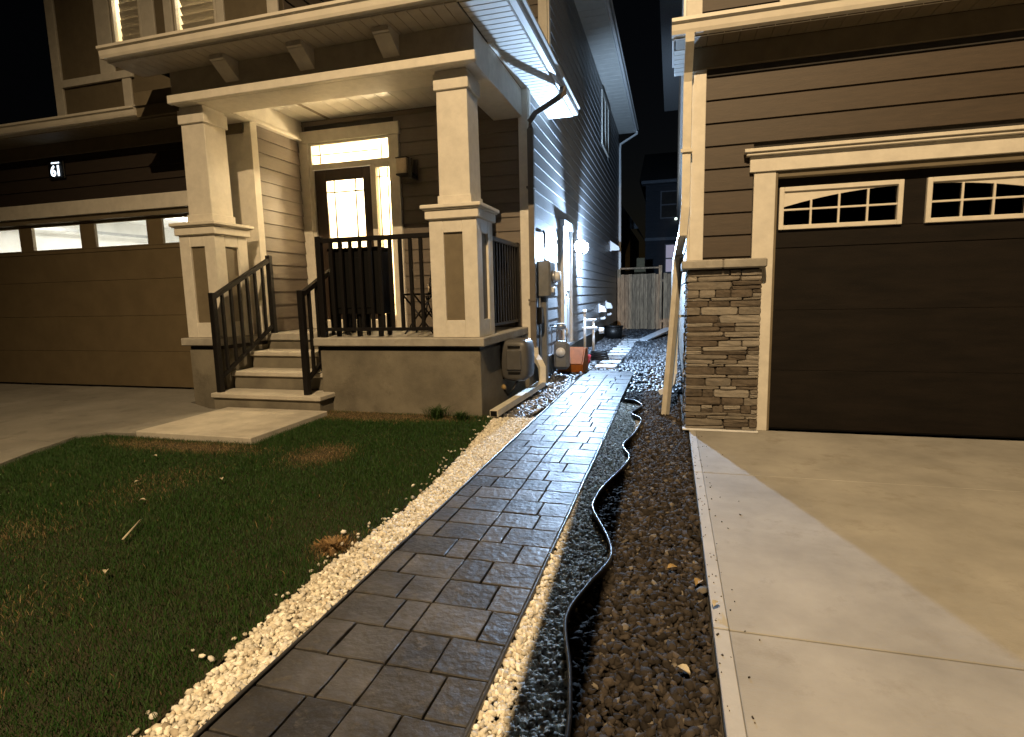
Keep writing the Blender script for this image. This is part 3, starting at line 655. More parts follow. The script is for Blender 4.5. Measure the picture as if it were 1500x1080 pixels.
for a, b in wins:
    box('window_pane', a, b, 7.075, 7.083, 2.301, 2.709, 'cgl', gd, 0)
    for q in ((a, a+.02, 2.301, 2.709), (b-.02, b, 2.301, 2.709), (a+.02, b-.02, 2.301, 2.32), (a+.02, b-.02, 2.69, 2.709)): box('window_bead', q[0], q[1], 7.045, 7.074, q[2], q[3], 'gdoor', gd, 0)
room('garage_interior', -12.5, -6.2, 7.13, 12.5, .02, 3.3, 'int_g', H)
tk = thing('garage_door_track', (-9.2, 9, 3.0), 'overhead door track and opener seen through the garage windows', 'door track')
for x in (-11.95, -6.5): tube('track_rail', [(x, 7.2, 2.9), (x, 11, 2.95)], 0, 'galv', tk, rect=(.05, .06))
tube('drive_rail', [(-9.2, 7.2, 2.98), (-9.2, 10.6, 3.02)], 0, 'galv', tk, rect=(.05, .08)); box('opener_motor', -9.4, -9.0, 10.4, 10.9, 2.9, 3.15, 'greybox', tk, .03)
tube('torsion_shaft', [(-12, 7.25, 3.05), (-6.5, 7.25, 3.05)], .03, 'galv', tk, 8)
sh = thing('garage_cabinet', (-7.6, 12.3, 2.2), 'white wall cabinet with three doors inside the lit garage', 'cabinet')
for k in range(3): 
    x = -9.4+k*.8; box('cabinet_box', x, x+.78, 12.1, 12.49, 2.3, 3.15, 'int_g', sh, .01); box('cabinet_door', x+.01, x+.77, 12.07, 12.1, 2.31, 3.14, 'whitep', sh, .01)
gl = thing('garage_ceiling_lamp', (-9.3, 8.6, 3.2), 'lit strip lamp on the garage ceiling behind the windows', 'lamp')
box('lamp_tube', -9.9, -8.7, 9.35, 9.45, 3.2, 3.27, emit('strip_tube', (1, .98, .9), 9), gl, .02)
lamp('garage_light', 'AREA', (-9.3, 9.4, 3.18), GARAGE_P, (1, .97, .88), 0, gl, (1.6, .5), (0, 0, 0))
# ---- house number
sg = thing('house_number_sign', (-9.52, 6.93, 3.42), 'small black plate with glowing white number 61 above the garage door', 'sign')
box('sign_plate', -9.69, -9.35, 6.93, 6.955, 3.41, 3.70, 'plast', sg, .006)
def text(body, x, y, z, size, material, parent, name):
    cu = bpy.data.curves.new(name, 'FONT'); cu.body = body; cu.size = size; cu.extrude = .003; cu.align_x = 'CENTER'; cu.offset = size*.02
    o = bpy.data.objects.new('tmp_text', cu); COL.objects.link(o); bpy.context.view_layer.update()
    me = bpy.data.meshes.new_from_object(o.evaluated_get(bpy.context.evaluated_depsgraph_get())); bpy.data.objects.remove(o)
    me.materials.clear(); me.materials.append(K[material]); t = bpy.data.objects.new(name, me); link(t, parent, (x, y, z)); t.rotation_euler = (math.pi/2, 0, 0); return t
text('61', -9.52, 6.925, 3.455, .225, 'digits', sg, 'number_digits')
for k in range(4): box('number_caption', -9.60+k*.045, -9.57+k*.045, 6.924, 6.929, 3.645, 3.662, 'digits', sg, 0)
# ---- upper bump-out above the garage
W1 = (-8.12, -7.56, 5.2, 6.75); W2 = (-6.96, -6.22, 5.2, 6.75)
sheath(H, '-y', 7.0, -9.38, -5.2, 4.2, 7.5, 'panel', [W1, W2]); sheath(H, '+x', -5.2, 7.06, 9.6, 4.2, 7.5, 'panel')
siding(H, '+x', -5.2, 7.1, 9.55, 4.9, 7.4, 'taupe', (), .2)
def tr(x0, x1, z0, z1, d=.03, k='trim', n='trim_board'): box(n, x0, x1, 7.0-d, 7.0, z0, z1, k, H)
tr(-9.39, -9.22, 4.33, 7.4, .035); tr(-9.22, -7.80, 4.76, 4.87, .045); tr(-8.02, -7.86, 4.36, 4.759)
tr(-9.22, -7.2, 4.32, 4.37, .03)
tr(-8.42, -8.14, 4.871, 7.2); tr(-7.54, -7.30, 4.871, 7.2); tr(-8.14, -7.54, 4.95, 5.2, .04); tr(-8.14, -7.54, 6.75, 6.95)
tr(-7.12, -6.98, 4.4, 7.2); tr(-6.20, -6.08, 4.4, 7.2); tr(-6.98, -6.20, 4.95, 5.2, .04); tr(-6.98, -6.20, 6.75, 6.95)
tr(-5.36, -5.19, 4.4, 7.4, .035)
def window(x0, x1, z0, z1, gap, tilt):
    w = sub('window', H, ((x0+x1)/2, 7.0, z0))
    for q in ((x0, x0+.04, z0, z1), (x1-.04, x1, z0, z1), (x0+.04, x1-.04, z0, z0+.045), (x0+.04, x1-.04, z1-.045, z1)): box('sash', q[0], q[1], 6.985, 7.05, q[2], q[3], 'trim2', w, .003)
    box('pane', x0+.04, x1-.04, 7.02, 7.026, z0+.045, z1-.045, 'cgl', w, 0)
    n = int((z1-z0)/.115)
    for k in range(n):
        z = z0+.08+k*.115; o = box('blind_slat', x0+.05+gap, x1-.045, 7.075, 7.079, z, z+.108, 'blind', w, 0); o.rotation_euler.x = tilt
    room('bedroom_interior', x0-.3, x1+.2, 7.1, 8.2, z0-.2, z1+.1, 'int_w', w)
    lamp('bedroom_light', 'POINT', ((x0+x1)/2, 7.75, z0+1.0), ROOM_P, (1, .86, .62), .08, w)
window(*W1, .035, .16); window(*W2, .03, .5)
# ---- upper main wall and long side wall
sheath(H, '-y', 9.62, -5.2, -2.06, 4.6, 7.4); siding(H, '-y', 9.6, -5.15, -2.17, 4.7, 7.4, 'taupe', (), .2)
box('corner_board', -2.17, -2.02, 9.55, 9.60, 4.45, 7.4, 'trim', H); box('corner_board', -2.04, -1.995, 9.60, 9.72, 4.45, 7.4, 'trim', H)
SD = (10.48, 11.44, .36, 2.72); SW = (17.0, 18.5, 5.75, 7.05); OP = [SD, SW]
sheath(H, '+x', -2.05, 8.1, 22.3, .30, 4.46, openings=[SD]); sheath(H, '+x', -2.05, 9.6, 22.3, 4.461, 7.42, openings=[SW])
siding(H, '+x', -2.03, 8.22, 22.28, .36, 4.36, 'sidegrey', [SD], .2, .017); siding(H, '+x', -2.03, 9.72, 22.28, 4.36, 7.36, 'sidegrey', [(16.9, 18.6, 5.65, 7.15)], .2, .017)
box('sill_flashing', -2.06, -2.0, 8.22, 22.28, .335, .359, 'sidegrey', H, 0)
# side door
sd = sub('side_door', H, (-2.0, 11, .36))
box('casing', -2.05, -1.955, 10.46, 10.56, .36, 2.63, 'whited', sd); box('casing', -2.05, -1.955, 11.36, 11.46, .36, 2.63, 'whited', sd); box('head_casing', -2.05, -1.93, 10.43, 11.49, 2.632, 2.76, 'whited', sd)
box('door_leaf', -2.06, -2.005, 10.562, 11.358, .42, 2.63, 'whited', sd)
for z0, z1 in ((.6, 1.3), (1.45, 2.45)):
    for y0 in (10.66, 11.0): box('door_panel', -2.005, -1.99, y0, y0+.26, z0, z1, 'whited', sd, .006)
box('threshold', -2.05, -1.93, 10.46, 11.46, .36, .419, 'galv', sd)
tube('door_knob', [(-2.0, 10.64, 1.38), (-1.93, 10.64, 1.38)], .03, 'galv', sd, 10)
sw = sub('window', H, (-2.0, 17.7, 5.75))
for q in ((16.9, 17.0, 5.65, 7.15), (18.5, 18.6, 5.65, 7.15), (17.0, 18.5, 5.65, 5.75), (17.0, 18.5, 7.05, 7.15), (17.72, 17.78, 5.75, 7.05)): box('sash', -2.06, -1.985, q[0], q[1], q[2], q[3], 'trim', sw)
box('pane', -2.06, -2.05, 17, 18.5, 5.75, 7.05, 'dgl', sw, 0)
# main eave on the side
for k in range(45):
    y = 9.2+k*.296; box('soffit_panel', -2.03, -1.42, y+.004, y+.292, 7.36, 7.372, 'soffit', H, .003)
gutter_y(H, 9.2, 22.6, -1.41, 7.37, 7.50, 'wgut'); box('fascia', -1.43, -1.411, 9.2, 22.55, 7.34, 7.49, 'wgut', H, .002)
mr = sub('main_roof', H, (-5, 15, 7.5)); mesh('roof_slope', [(-1.31, 9.1, 7.49), (-1.31, 22.65, 7.49), (-6, 22.65, 10.2), (-6, 9.1, 10.2), (-10.7, 9.1, 7.49), (-10.7, 22.65, 7.49)], [(0, 1, 2, 3), (3, 2, 5, 4), (0, 3, 4), (1, 5, 2)], 'shingle', mr)
mesh('roof_slope', [(-9.9, 6.4, 7.45), (-4.7, 6.4, 7.45), (-4.7, 9.7, 8.6), (-9.9, 9.7, 8.6), (-9.9, 9.7, 7.45), (-4.7, 9.7, 7.45)], [(0, 1, 2, 3), (0, 3, 4), (1, 5, 2), (0, 4, 5, 1)], 'shingle', mr)
# downspouts
dsA = [(-1.545, 8.35, 4.33), (-1.545, 8.33, 4.24), (-1.60, 8.25, 4.16), (-1.90, 8.05, 3.92), (-1.955, 8.015, 3.83), (-1.955, 8.01, 3.7), (-1.955, 8.01, .62), (-1.94, 7.99, .50), (-1.86, 7.9, .42), (-1.80, 7.83, .34), (-1.79, 7.8, .12)]
ds = sub('downspout', H, dsA[0]); tube('pipe', dsA[:7], 0, 'dspout', ds, rect=(.085, .07)); tube('elbow', dsA[6:], 0, 'spout', ds, rect=(.09, .075))
for z in (1.3, 2.9): box('strap', -2.02, -1.905, 7.965, 8.056, z, z+.03, 'dspout', ds, 0)
dr2 = sub('downspout', H, (-1.36, 22.4, 7.4)); tube('pipe', [(-1.36, 22.4, 7.37), (-1.36, 22.4, 7.28), (-1.95, 22.35, 6.95), (-1.97, 22.35, 6.8), (-1.97, 22.35, .2)], 0, 'wgut', dr2, rect=(.09, .07))

# ---- things around house 61
ext = thing('downspout_extension', (-1.85, 6.9, 0), 'long cream downspout pipe lying on gravel beside porch foundation', 'pipe')
tube('pipe', [(-1.80, 7.84, .11), (-1.86, 7.0, .085), (-1.935, 5.93, .06)], 0, 'spout', ext, rect=(.095, .075))
tube('pipe_mouth', [(-1.9345, 5.935, .06), (-1.9355, 5.925, .06)], 0, 'plast', ext, rect=(.08, .06))
# hose reel box on the foundation
hr = thing('hose_reel', (-1.93, 7.05, .1), 'grey plastic hose reel mounted on the porch foundation beside downspout', 'hose reel')
bm = bmesh.new(); cx, cz = -1.93, .56
rr_ = [( .185*math.copysign(abs(math.cos(t))**.45, math.cos(t)), .27*math.copysign(abs(math.sin(t))**.45, math.sin(t))) for t in [2*math.pi*k/32 for k in range(32)]]
prev = None
for y, s in ((6.80, .82), (6.82, .93), (6.86, 1.0), (7.15, 1.0), (7.20, .9)):
    ring = [bm.verts.new((cx+a*s, y, cz+b*s)) for a, b in rr_]
    if prev:
        for k in range(32): bm.faces.new((prev[k], prev[(k+1) % 32], ring[(k+1) % 32], ring[k]))
    else: bm.faces.new(ring)
    prev = ring
bm.faces.new(prev[::-1]); bm_obj('reel_case', bm, 'reel', hr, (cx, 7, .3), True)
box('face_plate', cx-.095, cx+.10, 6.775, 6.815, .44, .70, 'reel', hr, .02); box('handle_slot', cx-.08, cx+.085, 6.79, 6.81, .72, .755, 'plast', hr, .005); box('handle_slot', cx-.08, cx+.085, 6.79, 6.81, .385, .42, 'plast', hr, .005)
box('wall_bracket', -2.115, -2.0, 6.9, 7.1, .3, .82, 'plast', hr, .006)
tube('hose', [(cx+.02, 6.9, .30), (cx-.02, 6.85, .2), (cx-.09, 6.78, .12), (cx-.10, 6.7, .2)], .016, 'plast', hr, 8); tube('nozzle', [(cx-.10, 6.72, .215), (cx-.105, 6.66, .25)], [.022, .03], 'leaf', hr, 10)
# electric meter
em = thing('electric_meter', (-1.93, 8.6, 0), 'grey electric meter box with round glass dial and conduit on side wall', 'meter')
box('meter_cabinet', -2.0, -1.80, 8.42, 8.82, 1.36, 1.90, 'greybox', em, .012); box('cabinet_lid', -1.80, -1.785, 8.44, 8.80, 1.38, 1.88, 'greybox', em, .006)
tube('dial_ring', [(-1.785, 8.62, 1.66), (-1.74, 8.62, 1.66)], .10, 'galv', em, 20); tube('dial_glass', [(-1.74, 8.62, 1.66), (-1.67, 8.62, 1.66)], [.088, .075], K['whitep'], em, 20)
box('breaker', -1.785, -1.745, 8.5, 8.6, 1.42, 1.50, 'whitep', em, .005)
box('conduit_cover', -1.99, -1.88, 8.55, 8.68, .0, 1.36, 'greybox', em, .008); tube('service_conduit', [(-1.97, 8.47, 0), (-1.97, 8.47, 1.36)], .022, 'galv', em, 10)
tube('service_conduit', [(-1.97, 8.9, 0), (-1.97, 8.9, 2.35), (-2.0, 8.95, 2.4)], .018, 'plast', em, 8)
bx_ = thing('telecom_box', (-1.96, 8.33, .9), 'small dark utility box low on wall beside the meter', 'box')
box('case', -1.995, -1.90, 8.26, 8.40, .95, 1.2, 'plast', bx_, .01); box('cover', -1.90, -1.89, 8.275, 8.385, .965, 1.185, 'reel', bx_, .004); tube('cable', [(-1.95, 8.33, .95), (-1.95, 8.33, .4), (-1.98, 8.36, .02)], .01, 'plast', bx_, 6)
# gas meter
gm = thing('gas_meter', (-1.8, 9.3, 0), 'grey gas meter with curved silver regulator pipe below side door', 'meter')
box('meter_body', -1.92, -1.66, 9.22, 9.42, .12, .60, 'greybox', gm, .05); tube('meter_face', [(-1.79, 9.21, .42), (-1.79, 9.19, .42)], .08, 'whitep', gm, 16)
tube('inlet_pipe', [(-1.87, 9.32, .58), (-1.87, 9.32, .78), (-1.85, 9.32, .83), (-1.80, 9.32, .84)], .022, 'galv', gm, 10)
tube('outlet_pipe', [(-1.71, 9.32, .58), (-1.71, 9.32, .70), (-1.70, 9.34, .78), (-1.78, 9.36, .86), (-1.90, 9.4, .86), (-2.01, 9.4, .86)], .022, 'galv', gm, 10)
tube('regulator', [(-1.80, 9.32, .80), (-1.80, 9.32, .85), (-1.80, 9.32, .90)], [.06, .085, .06], 'galv', gm, 16); tube('riser_pipe', [(-1.95, 9.25, -.02), (-1.95, 9.25, .84), (-1.87, 9.3, .84)], .02, 'galv', gm, 8)
# water/gas stand further along
ws = thing('pipe_stand', (-1.75, 12.6, 0), 'white lit pipe stand with valves at foot of side wall', 'pipe stand')
tube('pipe', [(-1.86, 12.4, 0), (-1.86, 12.4, .95)], .03, 'whitep', ws, 10); tube('pipe', [(-1.68, 12.5, 0), (-1.68, 12.5, .78)], .03, 'whitep', ws, 10)
tube('crossbar', [(-1.92, 12.4, .62), (-1.60, 12.5, .62)], .035, 'whitep', ws, 10); tube('crossbar', [(-1.90, 12.4, .80), (-1.62, 12.5, .80)], .03, 'whitep', ws, 10)
tube('valve', [(-1.55, 12.5, .56), (-1.45, 12.5, .56)], [.075, .06], 'whitep', ws, 12); tube('valve_cap', [(-1.86, 12.4, .95), (-1.86, 12.4, 1.04)], [.05, .04], 'whitep', ws, 10)
for i, (y, z, lb) in enumerate(((16.2, .95, 'nearer'), (17.9, 1.0, 'farther'))):
    v = thing('vent_hood', (-1.95, y, z), f'{lb} of two white plastic vent hoods low on the side wall', 'vent', 'vent hoods on the side wall')
    box('flange', -2.01, -1.975, y-.14, y+.14, z-.12, z+.14, 'whitep', v, .01)
    prism('hood', [(-1.975, z+.1), (-1.85, z+.06), (-1.80, z-.04), (-1.80, z-.1), (-1.975, z-.1)], 'y', y-.1, y+.1, 'whitep', v)
    tube('pipe', [(-1.99, y+.2, z-.3), (-1.9, y+.2, z-.3), (-1.86, y+.2, z-.26)], .04, 'whitep', v, 10)
hv = thing('dark_vent_hood', (-1.93, 19.3, 2.6), 'small pale vent hood high on the side wall near rear corner', 'vent')
box('flange', -2.01, -1.975, 19.1, 19.5, 2.75, 3.1, 'whitep', hv, .01); prism('hood', [(-1.975, 3.08), (-1.72, 2.9), (-1.70, 2.78), (-1.975, 2.78)], 'y', 19.14, 19.46, 'whitep', hv)
# orange wooden box
ob = thing('orange_crate', (-1.68, 9.95, 0), 'open orange wooden box with slanted side on gravel below side door', 'crate')
def obox(x0, x1, y0, y1, z): return [(x0, y0, z), (x1, y0, z), (x1, y1, z), (x0, y1, z)]
prism('side_board', [(9.62, .0), (10.25, .0), (10.25, .40), (9.95, .42), (9.62, .16)], 'x', -1.93, -1.91, 'orange', ob)
prism('side_board', [(9.62, .0), (10.25, .0), (10.25, .40), (9.95, .42), (9.62, .16)], 'x', -1.50, -1.48, 'orange', ob)
box('bottom_board', -1.909, -1.501, 9.63, 10.24, .02, .04, 'orange', ob); box('back_board', -1.909, -1.501, 10.225, 10.248, .041, .39, 'orange', ob); box('front_board', -1.909, -1.501, 9.625, 9.648, .041, .155, 'orange', ob)
tube('slanted_lid', [(-1.705, 9.62, .165), (-1.705, 9.95, .432)], 0, 'orange', ob, rect=(.40, .02))
rb = tag(tube('red_bucket', [(-1.62, 11.0, 0), (-1.62, 11.0, .09), (-1.62, 11.0, .18)], [.07, .085, .09], 'red', None, 16), 'small red plastic bucket beside the orange box', 'bucket')
hc = thing('coiled_hose', (-1.42, 11.4, 0), 'coiled black garden hose lying beside the stepping stones', 'hose')
tube('hose_coil', [(-1.42+.2*math.cos(t*.45)*(1-.004*t), 11.4+.2*math.sin(t*.45), .03+.0035*t) for t in range(56)], .016, 'plast', hc, 6)
bt = thing('black_tub', (-1.72, 17.2, 0), 'low black tub standing against the side wall near the fence', 'tub')
tube('tub_body', [(-1.70, 17.2, 0), (-1.70, 17.2, .36)], [.24, .28], 'plast', bt, 18); tube('tub_rim', [(-1.70, 17.2, .36), (-1.70, 17.2, .39)], [.30, .30], 'plast', bt, 18)
wb = tag(tube('white_board', [(-.80, 16.2, .02), (-.05, 18.6, .22)], 0, 'wood', None, rect=(.30, .04)), 'pale board lying tilted on gravel in front of the fence', 'board')
# flood light with two heads
ft = thing('flood_light', (-2.0, 11.80, 2.3), 'glaring white security flood light beside the side door', 'lamp')
box('back_plate', -2.005, -1.965, 11.70, 11.90, 2.24, 2.44, 'whitep', ft, .01)
box('sensor_body', -1.965, -1.86, 11.74, 11.86, 2.42, 2.52, 'whitep', ft, .015)
for s in (-1, 1):
    y = 11.80+s*.12
    tube('arm', [(-1.965, 11.80+s*.03, 2.34), (-1.86, y, 2.36)], .018, 'whitep', ft, 8)
    a = Vector((-1.86, y, 2.36)); d = Vector((.55, s*.82, -.12)).normalized()
    tube('lamp_head', [a, a+d*.06, a+d*.07], [.05, .135, .135], 'whitep', ft, 16); tube('lens', [a+d*.071, a+d*.10, a+d*.125, a+d*.14], [.132, .125, .095, .04], 'bulb_cool', ft, 16)
    lamp('flood_beam', 'SPOT', a+d*.17, FLOOD_P*(1 if s < 0 else .7), (.47, .69, 1), .05, ft, rot=d.to_track_quat('-Z', 'Y').to_euler(), spot=math.radians(168), blend=.5)
# porch furniture
wlan = thing('wall_lantern', (-3.88, 8.0, 3.16), 'square wall lantern with opal glass right of the front door', 'lamp')
box('back_plate', -3.80, -3.74, 8.05, 8.08, 3.16, 3.46, 'iron', wlan); box('bracket', -3.80, -3.74, 7.86, 8.05, 3.16, 3.185, 'iron', wlan); box('bracket', -3.80, -3.74, 7.86, 7.885, 3.185, 3.44, 'iron', wlan)
box('opal_glass', -4.0, -3.83, 7.88, 8.03, 3.24, 3.46, 'shade', wlan); box('cap', -4.01, -3.82, 7.87, 8.04, 3.46, 3.475, 'iron', wlan); box('base', -4.01, -3.74, 7.87, 8.04, 3.215, 3.239, 'iron', wlan)
pb_ = thing('parcel_box', (-3.78, 6.36, .92), 'large black box on legs behind the porch railing at the steps', 'box')
box('box_body', -4.15, -3.45, 6.2, 6.55, 1.20, 1.98, 'plast', pb_, .012); box('lid', -4.16, -3.44, 6.19, 6.56, 1.982, 2.02, 'plast', pb_, .01); box('front_door', -4.08, -3.52, 6.186, 6.2, 1.28, 1.9, 'plast', pb_, .006)
for x in (-4.12, -3.82, -3.52):
    box('leg', x, x+.05, 6.24, 6.29, .922, 1.2, 'plast', pb_); box('leg', x, x+.05, 6.46, 6.51, .922, 1.2, 'plast', pb_)
bt_ = thing('bistro_table', (-3.15, 6.75, .92), 'small dark folding bistro table behind the porch railing', 'table')
tube('table_top', [(-3.13, 6.75, 1.42), (-3.13, 6.75, 1.445)], .29, 'black', bt_, 24)
for s in (-1, 1):
    for t in (-1, 1): tube('leg', [(-3.13+s*.2, 6.75+t*.16, .925), (-3.13, 6.75+t*.16, 1.18), (-3.13-s*.2, 6.75+t*.16, 1.42)], .011, 'black', bt_, 6)
lp = thing('candle_glass', (-3.0, 6.72, 1.446), 'small pale glass jar on the bistro table', 'jar'); tube('jar', [(-3.0, 6.72, 1.446), (-3.0, 6.72, 1.54)], [.035, .042], 'shade', lp, 12); tube('jar_lid', [(-3.0, 6.72, 1.54), (-3.0, 6.72, 1.555)], .044, 'galv', lp, 12)
ch = thing('folding_chair', (-3.1, 7.45, .92), 'dark slatted folding chair on the porch behind the table', 'chair')
for x in (-3.36, -2.9):
    tube('frame', [(x, 7.22, .925), (x, 7.42, 1.4), (x, 7.62, 1.88)], .012, 'black', ch, 6); tube('leg', [(x+.02, 7.66, .925), (x+.02, 7.3, 1.4)], .012, 'black', ch, 6)
for k in range(5): box('seat_slat', -3.38, -2.88, 7.24+k*.085, 7.31+k*.085, 1.40, 1.415, 'black', ch, .003)
for z in (1.60, 1.70, 1.80): box('back_slat', -3.37, -2.89, 7.5+(z-1.6)*.4, 7.515+(z-1.6)*.4, z, z+.07, 'black', ch, .003)

# ================================================================== RIGHT HOUSE
N = thing('house', (3, 8, 0), 'dark brown neighbouring house with stone pier and dark garage door', 'house')
GD = (.93, 5.85, 0, 2.47)
sheath(N, '-y', 5.89, .20, 6.6, 0, 3.6, openings=[GD], depth=.1)
siding(N, '-y', 5.88, .285, 6.5, 1.30, 3.385, 'brown', [(.72, 6.0, 0, 2.60)], .2085, length=9)
box('frieze_board', .16, 6.6, 5.83, 5.90, 3.45, 3.645, 'panel', N); box('eave_shade_strip', .29, 6.6, 5.855, 5.895, 3.386, 3.449, 'sheath', N, 0)  # dark strip below the frieze paints in the eave's shade band
box('corner_board', .155, .283, 5.838, 5.885, 1.69, 3.449, 'trim', N); box('corner_board', .13, .154, 5.838, 5.98, 1.60, 3.64, 'trim', N)
box('jamb_trim', .725, .915, 5.845, 5.89, .012, 2.48, 'trim', N); box('jamb_trim', 5.86, 6.05, 5.845, 5.89, .012, 2.48, 'trim', N)
box('jamb_return', .915, .935, 5.85, 6.05, .012, 2.47, 'panel', N)
box('lintel', .685, 6.1, 5.825, 5.888, 2.482, 2.625, 'trim', N); box('lintel_cap', .65, 6.13, 5.785, 5.89, 2.626, 2.652, 'trim2', N); box('lintel_cap', .63, 6.15, 5.765, 5.89, 2.653, 2.685, 'trim2', N)
box('header', .936, 5.85, 5.86, 6.0, 2.425, 2.481, 'panel', N)
# garage door
g2 = sub('garage_door', N, (3.4, 5.97, 0)); zs = [.02, .60, 1.19, 1.78]
for a, b in zip(zs, zs[1:]):
    box('door_section', .937, 5.85, 5.955, 6.01, a+.0008, b-.0008, 'gdoor2', g2, .003)
box('bottom_seal', .937, 5.85, 5.96, 6.0, .010, .022, 'plast', g2, 0)
ww = [(.965, 1.985), (2.165, 3.185), (3.365, 4.385), (4.565, 5.585)]
box('door_rail', .937, 5.85, 5.955, 6.01, 1.784, 1.95, 'gdoor2', g2); box('door_rail', .937, 5.85, 5.955, 6.01, 2.345, 2.44, 'gdoor2', g2)
e = [.937]+[q for w in ww for q in w]+[5.85]
for a, b in zip(e[::2], e[1::2]): box('door_stile', a, b, 5.955, 6.01, 1.951, 2.344, 'gdoor2', g2)
for wi, (a, b) in enumerate(ww):
    wv = sub('garage_window', N, ((a+b)/2, 5.95, 1.95)); z0, z1 = 1.951, 2.344; f = .042
    for q in ((a, a+f, z0, z1), (b-f, b, z0, z1), (a+f, b-f, z0, z0+f), (a+f, b-f, z1-f, z1)): box('frame', q[0], q[1], 5.925, 5.975, q[2], q[3], 'trim2', wv)
    box('pane', a+f, b-f, 5.965, 5.97, z0+f, z1-f, 'dgl', wv, 0)
    c0, c1 = (.965+3.185)/2, (3.365+5.585)/2; cc = c0 if wi < 2 else c1
    arc = lambda x: z1-f-.004-.135*min(1, abs(x-cc)/1.07)**2.1
    xs = [a+f+.001+(b-a-2*f-.002)*k/12 for k in range(13)]
    prism('arch_insert', [(x, arc(x)) for x in xs]+[(xs[-1], z1-f-.001), (xs[0], z1-f-.001)], 'y', 5.945, 5.963, 'trim2', wv)
    zm = (z0+z1)/2-.012
    box('muntin', a+f, b-f, 5.943, 5.962, zm-.009, zm+.009, 'trim2', wv, .002)
    for k in (1, 2, 3):
        x = a+f+(b-a-2*f)*k/4; box('muntin', x-.009, x+.009, 5.942, 5.961, z0+f, arc(x), 'trim2', wv, .002)
room('garage_void', .8, 6.2, 6.06, 10, .0, 3.0, 'sheath', N)
# stone pier
sp = sub('stone_pier', N, (.47, 5.78, 0))
box('backing', .165, .79, 5.762, 5.889, .03, 1.60, 'mort', sp, 0); box('backing', .166, .20, 5.889, 6.5, .03, 1.60, 'sheath', sp, 0)
_sm = []
for k in range(7):
    bm = bmesh.new(); bmesh.ops.create_cube(bm, size=1); bmesh.ops.subdivide_edges(bm, edges=bm.edges[:], cuts=2, use_grid_fill=True)
    for v in bm.verts:
        n_ = noise.noise_vector((v.co*2.3+Vector((k*9, 0, 0)))); cnr = sum(abs(abs(c)-.5) < 1e-4 for c in v.co)
        v.co = v.co*(1-.045*max(0, cnr-1))+Vector((n_.x*.02, n_.y*.11, n_.z*.07))
    me = bpy.data.meshes.new('stone'); bm.to_mesh(me); bm.free(); me.materials.append(K['stone']); _sm.append(me)
def ledge(face, a, b, z0, z1):
    z = z0
    while z < z1-.012:
        h = min(random.choice((.028, .034, .042, .05, .06, .078)), z1-z)
        if z1-z-h < .02: h = z1-z
        x = a
        while x < b-.005:
            L = min(random.uniform(.09, .42), b-x)
            if b-x-L < .06: L = b-x
            parts = [(z, h)] if h < .065 or random.random() < .6 else [(z, h*.5), (z+h*.5, h*.5)]
            for zz, hh in parts:
                d = random.uniform(.06, .085); o = bpy.data.objects.new('stone', random.choice(_sm))
                if face == '-y':
                    link(o, sp, (x+L/2, 5.79-d/2+.02, zz+hh/2)); o.scale = (L-.004, d, hh-.004)
                else:
                    link(o, sp, (.175-d/2+.02, x+L/2, zz+hh/2)); o.scale = (d*.7, L-.004, hh-.004)
                o.rotation_euler = (random.gauss(0, .015), random.gauss(0, .012), 0)
            x += L
        z += h
ledge('-y', .135, .815, .035, 1.585); ledge('-x', 5.80, 6.5, .035, 1.585)
box('pier_cap', .085, .46, 5.675, 5.885, 1.60, 1.685, 'slab', sp, .012); box('pier_cap', .463, .845, 5.675, 5.843, 1.60, 1.685, 'slab', sp, .012); box('pier_cap', .085, .16, 5.886, 6.5, 1.60, 1.685, 'slab', sp, .012)
box('base_flashing', .12, .82, 5.715, 5.80, .014, .03, 'whitep', sp, .003)
# eaves
for k in range(48):
    x = .0+k*.137; box('soffit_panel', x+.002, x+.135, 5.58, 5.828, 3.646, 3.658, 'panel', N, .002)
gutter_x(N, -.035, 6.6, 5.58, 3.655, 3.78, 'gutter'); box('fascia', -.02, 6.6, 5.581, 5.60, 3.645, 3.775, 'trim', N)
box('side_fascia', -.03, -.012, 5.60, 6.25, 3.645, 3.775, 'wgut', N); 
for k in range(6): box('soffit_panel', -.01, .128, 5.84+k*.11, 5.945+k*.11, 3.646, 3.658, 'soffit', N, .003)
r2 = sub('garage_roof', N, (3, 5.8, 3.7)); mesh('roof_slope', [(-.03, 5.475, 3.772), (6.6, 5.475, 3.772), (6.6, 6.3, 4.05), (-.03, 6.3, 4.05), (-.03, 6.3, 3.77)], [(0, 1, 2, 3), (0, 3, 4)], 'shingle', r2)
sheath(N, '-y', 6.3, .12, 6.6, 3.6, 6.8); siding(N, '-y', 6.28, .25, 6.5, 3.72, 6.7, 'brown', (), .2085)
box('corner_board', .10, .25, 6.23, 6.29, 3.7, 6.7, 'trim', N); box('corner_board', .07, .10, 6.23, 6.36, 3.7, 6.7, 'wgut', N)
box('window_trim', .95, 2.6, 6.22, 6.285, 4.03, 4.16, 'trim', N); box('window_trim', .95, 1.08, 6.222, 6.284, 4.161, 5.6, 'trim', N); box('window_pane', 1.09, 2.6, 6.24, 6.25, 4.17, 5.5, 'dgl', N, 0)
sheath(N, '-x', .18, 5.99, 18, .0, 3.6); sheath(N, '-x', .12, 6.36, 18, 3.6, 6.8)
siding(N, '-x', .175, 6.52, 18, .25, 3.5, 'brown', (), .2085); siding(N, '-x', .118, 6.37, 18, 3.62, 6.7, 'brown', (), .2085)
siding(N, '-x', .175, 5.99, 6.52, 1.69, 3.5, 'brown', (), .2085)
